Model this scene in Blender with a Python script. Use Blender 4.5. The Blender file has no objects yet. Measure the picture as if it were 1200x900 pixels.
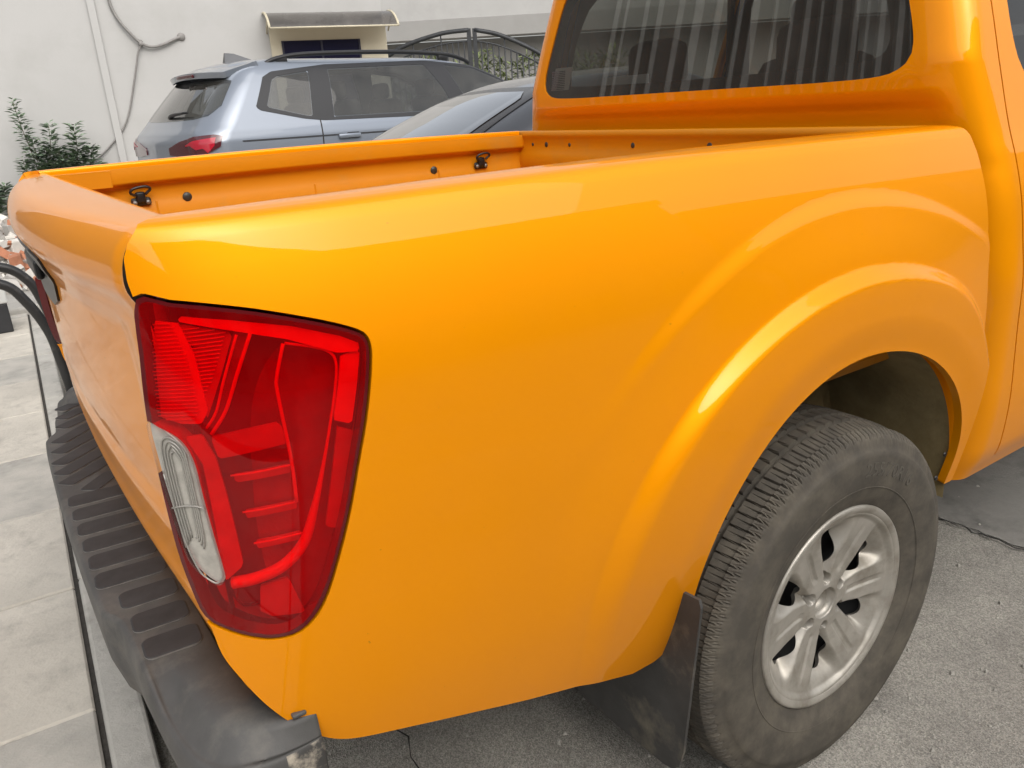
import bpy, bmesh, math, random
from mathutils import Vector, Matrix, noise
import numpy as np
random.seed(7)
SC = bpy.context.scene
COL = SC.collection
R = math.radians

# ------------------------------------------------------------------ camera, sky, sun, exposure
CAMLOC = (-0.1096, -1.6881, 1.3679)
yaw, pitch, roll, FPX = 0.99368, 0.33784, -0.06151, 933.39
fw = Vector((math.cos(yaw) * math.cos(pitch), math.sin(yaw) * math.cos(pitch), -math.sin(pitch)))
rt = Vector((math.sin(yaw), -math.cos(yaw), 0)); up = rt.cross(fw)
r2 = math.cos(roll) * rt + math.sin(roll) * up
u2 = -math.sin(roll) * rt + math.cos(roll) * up
cam = bpy.data.objects.new('camera', bpy.data.cameras.new('camera'))
COL.objects.link(cam); SC.camera = cam
cam.matrix_world = Matrix(((r2.x, u2.x, -fw.x, CAMLOC[0]), (r2.y, u2.y, -fw.y, CAMLOC[1]), (r2.z, u2.z, -fw.z, CAMLOC[2]), (0, 0, 0, 1)))
cam.data.sensor_width = 36; cam.data.lens = 36 * FPX / 1200
cam.data.clip_start = .02; cam.data.clip_end = 500

SUN_EL, SUN_AZ = 43.0, 184.0        # degrees; azimuth clockwise from +Y
world = bpy.data.worlds.new('World'); SC.world = world; world.use_nodes = True
nt = world.node_tree; bg = nt.nodes['Background']
sky = nt.nodes.new('ShaderNodeTexSky'); sky.sky_type = 'NISHITA'; sky.sun_disc = False
sky.sun_elevation = R(SUN_EL); sky.sun_rotation = R(SUN_AZ)
sky.dust_density = 4.0; sky.air_density = 1.2; sky.ozone_density = 1.0
hs = nt.nodes.new('ShaderNodeHueSaturation'); hs.inputs['Saturation'].default_value = .25
nt.links.new(sky.outputs[0], hs.inputs['Color']); nt.links.new(hs.outputs[0], bg.inputs[0])
bg.inputs[1].default_value = .15
sun = bpy.data.objects.new('sun', bpy.data.lights.new('sun', 'SUN')); COL.objects.link(sun)
sun.data.energy = 1.5; sun.data.angle = R(82); sun.data.color = (1, .95, .88)
sd = Vector((math.sin(R(SUN_AZ)) * math.cos(R(SUN_EL)), math.cos(R(SUN_AZ)) * math.cos(R(SUN_EL)), math.sin(R(SUN_EL))))
sun.rotation_euler = sd.to_track_quat('Z', 'Y').to_euler()
SC.view_settings.view_transform = 'Standard'; SC.view_settings.look = 'None'
SC.view_settings.exposure = 0.50; SC.view_settings.gamma = 1
SC.cycles.max_bounces = 8; SC.cycles.transparent_max_bounces = 16
SC.cycles.caustics_reflective = False; SC.cycles.caustics_refractive = False

# ------------------------------------------------------------------ materials
def mat(name, col, rough=.5, metal=0.0, coat=0.0, spec=.5, var=0.0, vs=3.0, bump=0.0, bs=40.0,
        dirt=None, ds=2.0, da=(.5, .7), coords='Object', coat_rough=.03, rvar=0.0, bd=.01):
    """procedural surface: colour broken by noise, a second 'dirt' colour in noise patches, fine bump"""
    m = bpy.data.materials.new(name); m.use_nodes = True
    n = m.node_tree; L = n.links; b = n.nodes['Principled BSDF']
    b.inputs['Roughness'].default_value = rough; b.inputs['Metallic'].default_value = metal
    b.inputs['Coat Weight'].default_value = coat; b.inputs['Coat Roughness'].default_value = coat_rough
    b.inputs['Specular IOR Level'].default_value = spec
    tc = n.nodes.new('ShaderNodeTexCoord'); vec = tc.outputs[coords]
    rgb = n.nodes.new('ShaderNodeRGB'); rgb.outputs[0].default_value = (*col, 1); cur = rgb.outputs[0]
    def nz(scale, detail=6, rough_=.6):
        t = n.nodes.new('ShaderNodeTexNoise'); t.inputs['Scale'].default_value = scale
        t.inputs['Detail'].default_value = detail; t.inputs['Roughness'].default_value = rough_
        L.new(vec, t.inputs['Vector']); return t.outputs['Fac']
    if var:
        mr = n.nodes.new('ShaderNodeMapRange'); L.new(nz(vs), mr.inputs[0])
        mr.inputs[1].default_value = .25; mr.inputs[2].default_value = .75
        mr.inputs[3].default_value = 1 - var; mr.inputs[4].default_value = 1 + var
        mx = n.nodes.new('ShaderNodeMix'); mx.data_type = 'RGBA'; mx.blend_type = 'MULTIPLY'
        mx.inputs['Factor'].default_value = 1
        L.new(cur, mx.inputs['A']); L.new(mr.outputs[0], mx.inputs['B']); cur = mx.outputs['Result']
    if dirt:
        mr = n.nodes.new('ShaderNodeMapRange'); L.new(nz(ds, 8, .65), mr.inputs[0])
        mr.inputs[1].default_value = da[0]; mr.inputs[2].default_value = da[1]
        mx = n.nodes.new('ShaderNodeMix'); mx.data_type = 'RGBA'
        L.new(mr.outputs[0], mx.inputs['Factor']); L.new(cur, mx.inputs['A'])
        mx.inputs['B'].default_value = (*dirt, 1); cur = mx.outputs['Result']
    L.new(cur, b.inputs['Base Color'])
    if rvar:
        mr = n.nodes.new('ShaderNodeMapRange'); L.new(nz(vs * 2.3), mr.inputs[0])
        mr.inputs[3].default_value = rough - rvar; mr.inputs[4].default_value = rough + rvar
        L.new(mr.outputs[0], b.inputs['Roughness'])
    if bump:
        bp = n.nodes.new('ShaderNodeBump'); bp.inputs['Strength'].default_value = bump; bp.inputs['Distance'].default_value = bd
        L.new(nz(bs, 6, .7), bp.inputs['Height']); L.new(bp.outputs[0], b.inputs['Normal'])
    return m
def glass(name, tint, gloss_rough=.01, ior=1.5, boost=1.0, dirt=0.0, dcol=(.45, .43, .38)):
    """thin pane: tinted see-through with fresnel reflection and a little dust"""
    m = bpy.data.materials.new(name); m.use_nodes = True; n = m.node_tree; L = n.links
    n.nodes.remove(n.nodes['Principled BSDF']); out = n.nodes['Material Output']
    tr = n.nodes.new('ShaderNodeBsdfTransparent'); tr.inputs[0].default_value = (*tint, 1)
    gl = n.nodes.new('ShaderNodeBsdfGlossy'); gl.inputs['Roughness'].default_value = gloss_rough
    fr = n.nodes.new('ShaderNodeFresnel')
    ge = n.nodes.new('ShaderNodeNewGeometry'); mb = n.nodes.new('ShaderNodeMapRange')      # a thin pane reflects alike from both sides
    mb.inputs[3].default_value = ior; mb.inputs[4].default_value = 1 / ior
    L.new(ge.outputs['Backfacing'], mb.inputs[0]); L.new(mb.outputs[0], fr.inputs[0])
    mu = n.nodes.new('ShaderNodeMath'); mu.operation = 'MULTIPLY'; mu.inputs[1].default_value = boost; mu.use_clamp = True
    L.new(fr.outputs[0], mu.inputs[0])
    mx = n.nodes.new('ShaderNodeMixShader'); L.new(mu.outputs[0], mx.inputs[0]); L.new(tr.outputs[0], mx.inputs[1]); L.new(gl.outputs[0], mx.inputs[2])
    last = mx.outputs[0]
    if dirt:
        df = n.nodes.new('ShaderNodeBsdfDiffuse'); df.inputs[0].default_value = (*dcol, 1)
        tc = n.nodes.new('ShaderNodeTexCoord'); t = n.nodes.new('ShaderNodeTexNoise'); t.inputs['Scale'].default_value = 5; t.inputs['Detail'].default_value = 9
        L.new(tc.outputs['Object'], t.inputs['Vector'])
        mr = n.nodes.new('ShaderNodeMapRange'); L.new(t.outputs[0], mr.inputs[0]); mr.inputs[1].default_value = .3; mr.inputs[2].default_value = .8
        mr.inputs[3].default_value = dirt * .4; mr.inputs[4].default_value = dirt
        m2 = n.nodes.new('ShaderNodeMixShader'); L.new(mr.outputs[0], m2.inputs[0]); L.new(last, m2.inputs[1]); L.new(df.outputs[0], m2.inputs[2]); last = m2.outputs[0]
    L.new(last, out.inputs[0])
    return m

PAINT = mat('orange_paint', (.95, .325, .0), .45, metal=.28, coat=.65, spec=.05, var=.025, vs=2.0, dirt=(.34, .15, .02), ds=110, da=(.705, .75), coat_rough=.015)
PAINT.node_tree.nodes['Principled BSDF'].inputs['Coat IOR'].default_value = 1.42
PAINT_IN = mat('orange_paint_bed', (.62, .225, .001), .5, coat=.35, spec=.3, var=.05, vs=4, dirt=(.50, .24, .04), ds=5, da=(.55, .85), coat_rough=.2)  # darker and duller than the outer body paint
GAP_DARK = mat('dark_gap', (.014, .009, .006), .7)
PLASTIC = mat('grey_plastic', (.085, .083, .080), .55, spec=.4, var=.3, vs=9, bump=.18, bs=260, dirt=(.19, .175, .15), ds=11, da=(.50, .85), bd=.002)
PADE = mat('pad_edge', (.20, .19, .175), .7, var=.4, vs=60)
PAD = mat('rubber_pad', (.040, .039, .040), .62, var=.3, vs=25, bump=.2, bs=400, bd=.001, dirt=(.10, .09, .085), ds=14, da=(.62, .9))
SCUFF = mat('scuffed_plastic', (.05, .048, .045), .7, var=.3, vs=20, dirt=(.40, .355, .285), ds=34, da=(.47, .64), bump=.2, bs=150, bd=.002)
RUBBER = mat('tyre_rubber', (.072, .064, .053), .75, spec=.3, var=.12, vs=30, dirt=(.135, .118, .092), ds=18, da=(.40, .75), bump=.12, bs=200, bd=.002)
ALLOY = mat('alloy', (.43, .405, .36), .44, metal=.5, spec=.5, var=.18, vs=14, dirt=(.20, .175, .135), ds=11, da=(.46, .78), bump=.05, bs=300, bd=.001)
BARREL = mat('dark_barrel', (.03, .03, .03), .6)
STEEL = mat('dull_steel', (.25, .24, .23), .5, metal=.8)
LINER = mat('dusty_liner', (.27, .205, .095), .85, var=.35, vs=6, dirt=(.42, .33, .17), ds=5, da=(.45, .7), bump=.3, bs=60)
FLAP = mat('mudflap_rubber', (.055, .053, .05), .65, var=.3, vs=10, dirt=(.20, .175, .13), ds=11, da=(.52, .8), bump=.2, bs=120, bd=.003)
BLACK = mat('black_trim', (.012, .012, .013), .35, spec=.5)
FRIT = mat('black_frit', (.020, .016, .013), .25, spec=.6)
CHASSIS = mat('chassis', (.02, .019, .018), .8)
SEATM = mat('seat_cloth', (.055, .053, .05), .9, var=.2, vs=20)
TRIMIN = mat('cab_trim', (.09, .085, .08), .8)
BOLT = mat('bolt_metal', (.06, .06, .055), .45, metal=.6)
GLASS_CAB = glass('cab_glass', (.33, .34, .325), .012, 1.5, 2.2, .10)
DOORG = glass('door_glass', (.50, .52, .50), .012, 1.5, 1.0, .05)
GLASS_CAR = glass('car_glass', (.34, .36, .37), .012, 1.5, 1.9, .10)  # dust film thickened to lighten the panes like reflected sky
LENS = glass('red_lens', (1.0, .006, .010), .015, 1.5, .95, .24, (.90, .0, .004))
CLEAR = glass('clear_lens', (.97, .96, .94), .02, 1.5, .7, .06)
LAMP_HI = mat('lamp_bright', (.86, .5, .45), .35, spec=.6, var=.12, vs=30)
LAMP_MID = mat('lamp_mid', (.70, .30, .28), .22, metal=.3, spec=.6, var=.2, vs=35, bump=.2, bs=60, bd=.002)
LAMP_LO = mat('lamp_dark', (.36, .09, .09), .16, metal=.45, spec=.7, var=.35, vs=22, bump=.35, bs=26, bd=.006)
LAMP_BORDER = mat('lamp_border', (.10, .004, .006), .12, spec=.6)
RIBM = mat('lamp_rib', (.42, .41, .39), .3, metal=.3)
CHROME = mat('lamp_silver', (.56, .55, .52), .3, metal=.25, var=.25, vs=60, spec=.6)
# ------------------------------------------------------------------ mesh helpers
def obj(name, verts, faces, m, parent=None, smooth=True, normals=None, mats=None, fm=None):
    me = bpy.data.meshes.new(name); me.from_pydata([tuple(v) for v in verts], [], [tuple(f) for f in faces])
    for k in (mats or [m]): me.materials.append(k)
    if fm is not None: me.polygons.foreach_set('material_index', fm)
    me.polygons.foreach_set('use_smooth', [smooth] * len(me.polygons)); me.update()
    if normals is not None: me.normals_split_custom_set_from_vertices(normals)
    o = bpy.data.objects.new(name, me); COL.objects.link(o)
    if parent is not None: o.parent = parent
    return o
def thing(name, label, cat, loc=(0, 0, 0), rz=0.0, group=None):
    o = bpy.data.objects.new(name, None); COL.objects.link(o); o.location = loc; o.rotation_euler = (0, 0, rz)
    o.empty_display_size = .1; tag(o, label, cat, group); return o
def tag(o, label=None, cat=None, group=None, kind=None):
    if label: o['label'] = label
    if cat: o['category'] = cat
    if group: o['group'] = group
    if kind: o['kind'] = kind
    return o
def inside(poly, grow=0.0):
    """signed distance to a closed polygon, positive inside (array-capable)"""
    A = np.array(poly, float); Bq = np.roll(A, -1, 0)
    def f(U, V):
        U = np.asarray(U, float); V = np.asarray(V, float)
        d = np.full(U.shape, 1e9); ins = np.zeros(U.shape, bool)
        for (x0, y0), (x1, y1) in zip(A, Bq):
            ex, ey = x1 - x0, y1 - y0
            t = np.clip(((U - x0) * ex + (V - y0) * ey) / (ex * ex + ey * ey + 1e-12), 0, 1)
            d = np.minimum(d, np.hypot(U - x0 - t * ex, V - y0 - t * ey))
            c = (y0 > V) != (y1 > V)
            with np.errstate(divide='ignore', invalid='ignore'):
                xi = x0 + (V - y0) * ex / (ey if ey else 1e-12)
            ins ^= c & (U < xi)
        return np.where(ins, d, -d) + grow
    return f
def neg(f): return lambda U, V: -f(U, V)
def clip(P, F, f):
    P = [tuple(p) for p in P]
    val = f(np.array([p[0] for p in P]), np.array([p[1] for p in P])).tolist()
    cuts = {}; NP = []; remap = {}; NF = []
    def keep(i):
        if i not in remap: remap[i] = len(NP); NP.append(P[i])
        return remap[i]
    def cut(i, j):
        k = (i, j) if i < j else (j, i)
        if k in cuts: return cuts[k]
        a, b = P[k[0]], P[k[1]]; va, vb = val[k[0]], val[k[1]]
        t = va / (va - vb)
        for _ in range(2):
            q = (a[0] + (b[0] - a[0]) * t, a[1] + (b[1] - a[1]) * t)
            vq = float(f(np.array([q[0]]), np.array([q[1]]))[0])
            if abs(vq) < 1e-6: break
            if (vq > 0) == (va > 0): a, va = q, vq
            else: b, vb = q, vq
            t = va / (va - vb) if va != vb else .5
        q = (a[0] + (b[0] - a[0]) * t, a[1] + (b[1] - a[1]) * t)
        cuts[k] = len(NP); NP.append(q); return cuts[k]
    for fc in F:
        s = [val[i] > 0 for i in fc]
        if all(s): NF.append([keep(i) for i in fc]); continue
        if not any(s): continue
        out = []
        for a in range(len(fc)):
            i, j = fc[a], fc[(a + 1) % len(fc)]
            if val[i] > 0: out.append(keep(i))
            if (val[i] > 0) != (val[j] > 0): out.append(cut(i, j))
        if len(out) >= 3: NF.append(out)
    return NP, NF
def grid(us, vs):
    nu, nv = len(us), len(vs)
    P = [(u, v) for u in us for v in vs]
    F = [(i * nv + j, (i + 1) * nv + j, (i + 1) * nv + j + 1, i * nv + j + 1) for i in range(nu - 1) for j in range(nv - 1)]
    return P, F
def frange(a, b, step):
    n = max(1, int(round((b - a) / step))); return [a + (b - a) * i / n for i in range(n + 1)]
def sheet(name, us, vs, fmap, m, parent, clips=(), off=0.0, rim=0.0, flip=False, rim_mat=None, eps=1e-3):
    """smooth parametric sheet cut to outline(s); off lifts it along its normal, rim turns its edges inward"""
    P, F = grid(us, vs)
    for f in clips: P, F = clip(P, F, f)
    V = []; N = []
    sg = -1 if flip else 1
    for u, v in P:
        p = Vector(fmap(u, v))
        du = Vector(fmap(u + eps, v)) - Vector(fmap(u - eps, v)); dv = Vector(fmap(u, v + eps)) - Vector(fmap(u, v - eps))
        n = du.cross(dv) * sg
        n = n.normalized() if n.length > 1e-14 else Vector((0, 0, 1))
        V.append(p + n * off); N.append(n)
    if flip: F = [f[::-1] for f in F]
    fm = [0] * len(F)
    if rim:
        cnt = {}
        for f in F:
            for a in range(len(f)):
                i, j = f[a], f[(a + 1) % len(f)]
                cnt[(i, j)] = cnt.get((i, j), 0) + 1
        be = [(i, j) for (i, j) in cnt if (j, i) not in cnt]
        acc = {}
        for i, j in be:
            rn = (V[j] - V[i]).cross(N[i])
            for k in (i, j): acc[k] = acc.get(k, Vector((0, 0, 0))) + rn
        top = {}; bot = {}
        for k, rn in acc.items():
            rn = rn.normalized() if rn.length > 1e-14 else N[k]
            top[k] = len(V); V.append(V[k].copy()); N.append(rn)
            bot[k] = len(V); V.append(V[k] - N[k] * rim); N.append(rn)
        for i, j in be: F.append([top[j], top[i], bot[i], bot[j]]); fm.append(1 if rim_mat else 0)
    return obj(name, V, F, m, parent, True, N, [m, rim_mat] if rim_mat else None, fm if rim_mat else None)
def rbox(size, loc=(0, 0, 0), bev=.01, rot=None, seg=2):
    bm = bmesh.new(); bmesh.ops.create_cube(bm, size=1)
    bmesh.ops.scale(bm, vec=Vector(size), verts=bm.verts)
    if bev: bmesh.ops.bevel(bm, geom=bm.edges[:], offset=bev, segments=seg, affect='EDGES', profile=.5)
    if rot is not None: bmesh.ops.transform(bm, matrix=rot, verts=bm.verts)
    bmesh.ops.translate(bm, vec=Vector(loc), verts=bm.verts)
    bm.verts.index_update(); V = [v.co.copy() for v in bm.verts]; F = [[v.index for v in f.verts] for f in bm.faces]; bm.free()
    return V, F
def join(*parts):
    V = []; F = []
    for v, f in parts:
        n = len(V); V += list(v); F += [[i + n for i in q] for q in f]
    return V, F
def box(name, size, loc, m, parent=None, bev=.01, rot=None, smooth=False):
    V, F = rbox(size, loc, bev, rot); return obj(name, V, F, m, parent, smooth)
def spline(pts, n=6):
    if len(pts) < 3 or n < 2: return [Vector(p) for p in pts]
    Q = [Vector(p) for p in pts]; Q = [Q[0] * 2 - Q[1]] + Q + [Q[-1] * 2 - Q[-2]]; out = []
    for i in range(1, len(Q) - 2):
        a, b, c, d = Q[i - 1:i + 3]
        for k in range(n):
            t = k / n
            out.append(.5 * (2 * b + (c - a) * t + (2 * a - 5 * b + 4 * c - d) * t * t + (3 * b - a - 3 * c + d) * t ** 3))
    out.append(Q[-2]); return out
def tube(pts, r, n=8, smooth=6, closed=False):
    p = spline(pts, smooth); V = []; F = []
    rr = r if callable(r) else (lambda t: r)
    t0 = None; ref = None
    for i, q in enumerate(p):
        t = (p[min(i + 1, len(p) - 1)] - p[max(i - 1, 0)]).normalized()
        if ref is None: ref = t.orthogonal().normalized()
        ref = (ref - t * ref.dot(t)).normalized(); b = t.cross(ref)
        rad = rr(i / max(1, len(p) - 1))
        for k in range(n):
            a = 2 * math.pi * k / n; V.append(q + (ref * math.cos(a) + b * math.sin(a)) * rad)
    for i in range(len(p) - 1):
        for k in range(n):
            F.append((i * n + k, i * n + (k + 1) % n, (i + 1) * n + (k + 1) % n, (i + 1) * n + k))
    F.append(tuple(range(n))[::-1]); F.append(tuple((len(p) - 1) * n + k for k in range(n)))
    return V, F
def lathe(prof, n=64, closed=False):
    """profile of (radius, out) revolved about the wheel axle; out points to -y"""
    V = []; F = []; m_ = len(prof)
    for i in range(n):
        a = 2 * math.pi * i / n
        for r_, o_ in prof: V.append(Vector((r_ * math.cos(a), -o_, r_ * math.sin(a))))
    for i in range(n):
        for j in range(m_ - 1):
            F.append((i * m_ + j, ((i + 1) % n) * m_ + j, ((i + 1) % n) * m_ + j + 1, i * m_ + j + 1))
    return V, F
def disc(c, nrm, r, depth, n=16):
    nrm = Vector(nrm).normalized(); a = nrm.orthogonal().normalized(); b = nrm.cross(a); c = Vector(c)
    V = [c + nrm * depth, ] ; F = []
    for k in range(n):
        t = 2 * math.pi * k / n; d = a * math.cos(t) + b * math.sin(t)
        V += [c + d * r, c + d * r * .85 + nrm * depth]
    for k in range(n):
        i, j = 1 + 2 * k, 1 + 2 * ((k + 1) % n)
        F += [(i, j, j + 1, i + 1), (i + 1, j + 1, 0)]
    return V, F
def copy_tree(o, parent=None):
    c = o.copy(); COL.objects.link(c)
    if parent is not None: c.parent = parent
    for ch in [k for k in o.children]: copy_tree(ch, c)
    return c

def ss(a, b, t):
    t = min(1.0, max(0.0, (t - a) / (b - a)))
    return t * t * (3 - 2 * t)
def crv(pts):
    """monotone cubic (PCHIP) through (x, y) points"""
    X = [p[0] for p in pts]; Y = [p[1] for p in pts]; n = len(X)
    h = [X[i + 1] - X[i] for i in range(n - 1)]
    d = [(Y[i + 1] - Y[i]) / h[i] for i in range(n - 1)]
    m = [d[0]] + [0.0] * (n - 2) + [d[-1]]
    for i in range(1, n - 1):
        if d[i - 1] * d[i] > 0:
            w1 = 2 * h[i] + h[i - 1]; w2 = h[i] + 2 * h[i - 1]
            m[i] = (w1 + w2) / (w1 / d[i - 1] + w2 / d[i])
    def f(x):
        if x <= X[0]: return Y[0] + m[0] * (x - X[0])
        if x >= X[-1]: return Y[-1] + m[-1] * (x - X[-1])
        lo, hi = 0, n - 1
        while hi - lo > 1:
            k = (lo + hi) // 2
            if X[k] <= x: lo = k
            else: hi = k
        t = (x - X[lo]) / h[lo]; t2 = t * t; t3 = t2 * t
        return ((2*t3 - 3*t2 + 1) * Y[lo] + (t3 - 2*t2 + t) * h[lo] * m[lo]
                + (-2*t3 + 3*t2) * Y[hi] + (t3 - t2) * h[lo] * m[hi])
    return f
def soft(f, a, b, sig, step=.002):
    """the curve f over a..b blurred by sig, as a dense table: clean highlights need smooth curvature"""
    n = int((b - a) / step); X = np.array([a + (b - a) * i / n for i in range(n + 1)]); st = (b - a) / n
    K = int(3 * sig / st) + 1; Xe = np.concatenate([X[0] - st * np.arange(K, 0, -1), X, X[-1] + st * np.arange(1, K + 1)])
    Y = np.array([f(x) for x in Xe]); k = np.exp(-.5 * (np.arange(-K, K + 1) * st / sig) ** 2); k /= k.sum()
    S = np.convolve(Y, k, 'valid').tolist()
    def g(x):
        t = (x - a) / st; i = int(t); i = 0 if i < 0 else (n - 1 if i > n - 1 else i)
        return S[i] + (S[i + 1] - S[i]) * (t - i)
    return g
plan = soft(crv([(-.03, .742), (-.012, .778), (.006, .803), (.035, .828), (.08, .850), (.15, .867), (.25, .877),
            (.45, .882), (.9, .884), (1.3, .885), (1.62, .884)]), -.04, 1.66, .012)
prof = soft(crv([(.38, .085), (.46, .055), (.56, .030), (.66, .013), (.78, .003), (.9, .0), (1.0, .003), (1.06, .007), (1.10, .012), (1.14, .021), (1.18, .033), (1.22, .048), (1.25, .061)]), .36, 1.24, .022)
top_d = crv([(1.22, 0), (1.25, .0005), (1.262, .0025), (1.268, .006), (1.2715, .013), (1.2722, .016)])
ACX, ACZ, AA, AB, AL = 1.148, .55, .425, .357, .365
def rho(x, z):
    return math.hypot((x - ACX) / (AA if x > ACX else AL + (AA - AL) * ss(1.0, 1.5, math.hypot((x - ACX) / AA, max(z - ACZ, 0) / AB))), max(z - ACZ, 0) / AB)
def flare(x, z):
    r = rho(x, z)
    e = ss(1.15, 1.55, x)                     # the flare narrows towards the front edge
    r0, r1 = 1.365 - .13 * e * ss(1.0, .75, z) , 1.45 - .14 * e * ss(1.0, .75, z)
    a = .021 * (1 - ss(r0, r1, r)) + .013 * (1 - ss(1.30, 1.72, r)) + .006 * (1 - ss(1.70, 1.79, r)) * ss(.86, 1.10, z) - .008 * (1 - ss(.98, 1.2, r))
    if x < ACX: a *= .22 + .78 * ss(.42, .92, z)
    return a
def W(x, z):
    p = plan(x); d = prof(z) + (top_d(z) if z > 1.22 else 0)
    if z > 1.0:
        k = (p - .735) / .149
        d = .002 + (d - .002) * k
    return p - d + flare(x, z)
# ------------------------------------------------------------------ the pickup
truck = thing('pickup_truck', 'orange pickup truck with open cargo bed and red tail light, filling the foreground', 'pickup truck', (0, 0, 0))
RAILZ = 1.272
def bow(x, z): return .009 * math.sin(math.pi * min(1, max(0, x / 1.6))) * ss(1.05, 1.27, z)
tin = crv([(0, 0), (.3, .34), (.6, .74), (.8, .95), (.9, 1.0), (1.0, 1.004), (1.3, 1.004)])
tdz = crv([(0, 0), (.3, .0030), (.6, .0035), (.8, .0020), (.9, -.004), (1.0, -.016), (1.3, -.06)])
def side_map(x, v):
    """outer skin of the bed side; v is height, and past the rail it runs inward over the rail top"""
    if v <= RAILZ: return (x, -W(x, v), v + bow(x, v))
    t = (v - RAILZ) / .1; w = W(x, RAILZ); inn = min(.735, w - .004)
    return (x, -(w + (inn - w) * tin(t)), RAILZ + tdz(t) + bow(x, RAILZ))
LIGHT = [(0.013,1.199),(0.044,1.193),(0.082,1.184),(0.122,1.173),(0.164,1.159),(0.199,1.146),(0.225,1.134),(0.235,1.125),(0.237,1.111),(0.231,1.082),(0.218,1.034),(0.200,0.979),(0.182,0.923),(0.163,0.872),(0.143,0.824),(0.125,0.796),(0.104,0.780),(0.080,0.778),(0.058,0.784),(0.033,0.797),(0.011,0.816),(0.003,0.856),(-0.002,0.912),(-0.003,0.998),(-0.002,1.069),(0.004,1.137)]
INNER = [(0.020,1.188),(0.050,1.184),(0.088,1.174),(0.137,1.160),(0.180,1.145),(0.216,1.130),(0.227,1.120),(0.227,1.108),(0.220,1.079),(0.208,1.036),(0.190,0.982),(0.172,0.926),(0.153,0.875),(0.134,0.834),(0.117,0.806),(0.100,0.793),(0.081,0.790),(0.059,0.797),(0.035,0.809),(0.018,0.825),(0.010,0.863),(0.005,0.914),(0.005,0.999),(0.005,1.070),(0.012,1.136)]
REV = [(-0.002,1.061),(0.007,1.058),(0.020,1.048),(0.028,1.034),(0.032,1.012),(0.033,0.973),(0.035,0.930),(0.038,0.878),(0.036,0.866),(0.030,0.861),(0.019,0.872),(0.009,0.889),(0.005,0.913),(0.002,0.956),(-0.001,1.003)]
def smooth_poly(poly, n=5):
    P_ = [Vector((x, z, 0)) for x, z in poly]; out = []; m_ = len(P_)
    for i in range(m_):
        a, b, c, d = P_[i - 1], P_[i], P_[(i + 1) % m_], P_[(i + 2) % m_]
        for k in range(n):
            t = k / n; q = .5 * (2 * b + (c - a) * t + (2 * a - 5 * b + 4 * c - d) * t * t + (3 * b - a - 3 * c + d) * t ** 3); out.append((q.x, q.y))
    return out
LIGHT, INNER, REV = smooth_poly(LIGHT, 3), smooth_poly(INNER, 3), smooth_poly(REV, 3)
# outline of the bed side: (x, v)
OUT = [(.070, 1.380), (.064, 1.340), (.048, 1.300), (.034, 1.272), (.020, 1.255), (.013, 1.240), (.011, 1.217), (.013, 1.198),
       (.004, 1.137), (-.002, 1.069), (-.003, .998), (-.002, .912), (.003, .856), (.011, .816), (.016, .800), (.021, .762), (.034, .727), (.055, .682), (.080, .643),
       (.108, .610), (.149, .582), (.234, .557), (.346, .519), (.442, .484), (.549, .450), (.628, .420), (.680, .399), (.712, .395), (.742, .404), (.766, .425), (.782, .455), (.79, .50), (.80, .52), (.70 + .2, .50),
       (1.60, .50), (1.598, .60), (1.596, .9), (1.594, 1.15), (1.592, 1.22), (1.586, 1.255), (1.575, 1.275), (1.568, 1.30), (1.562, 1.38)]
_i, _j = OUT.index((.016, .800)), OUT.index((.346, .519))
OUT = OUT[:_i] + [(q.x, q.y) for q in spline([(x, z, 0) for x, z in OUT[_i:_j + 1]], 4)] + OUT[_j + 1:]      # rounded lower corner
def arch_outside(U, V):
    U = np.asarray(U, float); V = np.asarray(V, float)
    r = np.hypot((U - ACX) / np.where(U > ACX, AA, AL), np.maximum(V - ACZ, 0) / AB)
    return (r - 1) * .4
xs = frange(-.02, .10, .004) + frange(.107, .5, .0075) + frange(.506, 1.60, .0058) + [1.606]
vs_ = frange(.40, 1.18, .0055) + frange(1.186, 1.25, .004) + frange(1.252, 1.272, .0016) + frange(1.274, 1.28, .002) + frange(1.284, 1.400, .005)
side = sheet('bed_side', xs, vs_, side_map, PAINT, truck,
             [inside(OUT), arch_outside, neg(inside(LIGHT, .002))], rim=.018, flip=False)
# tail light: a clear red lens over a built-up lamp interior
lamp = obj('tail_light', *rbox((.14, .10, .36), (.12, -.76, .98), .02), LAMP_BORDER, truck)
lx = frange(-.012, .10, .003) + frange(.105, .25, .005); lz = frange(.77, 1.21, .006)
def lamp_part(name, poly, m, off, rim=.004, clips=()):
    return sheet(name, lx, lz, side_map, m, lamp, [inside(poly), *clips], off=off, rim=rim)
f_in, f_li = inside(INNER, .006), inside(LIGHT, -.0055)
def lens_f(U, V): return np.minimum(f_in(U, V), f_li(U, V))
def lens_g(U, V): return lens_f(U, V) + .0005
border = sheet('lamp_frame', lx, lz, side_map, LAMP_BORDER, lamp, [inside(LIGHT, -.0015), neg(lens_f), neg(inside(REV, .0005))], off=-.0005, rim=.02)
lens = sheet('lens', lx, lz, side_map, LENS, lamp, [lens_g, neg(inside(REV, .001))], off=-.0005, rim=.003)
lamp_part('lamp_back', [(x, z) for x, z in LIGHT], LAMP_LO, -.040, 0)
RIBS = [(0.020,1.174),(0.043,1.170),(0.051,1.134),(0.051,1.070),(0.042,1.057),(0.022,1.058),(0.004,1.065),(0.010,1.119)]
RIB2 = [(0.043,1.169),(0.095,1.154),(0.057,1.079),(0.047,1.059),(0.051,1.134)]
BARA = [(0.095,1.154),(0.112,1.150),(0.053,1.046),(0.045,1.053),(0.059,1.070)]
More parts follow.
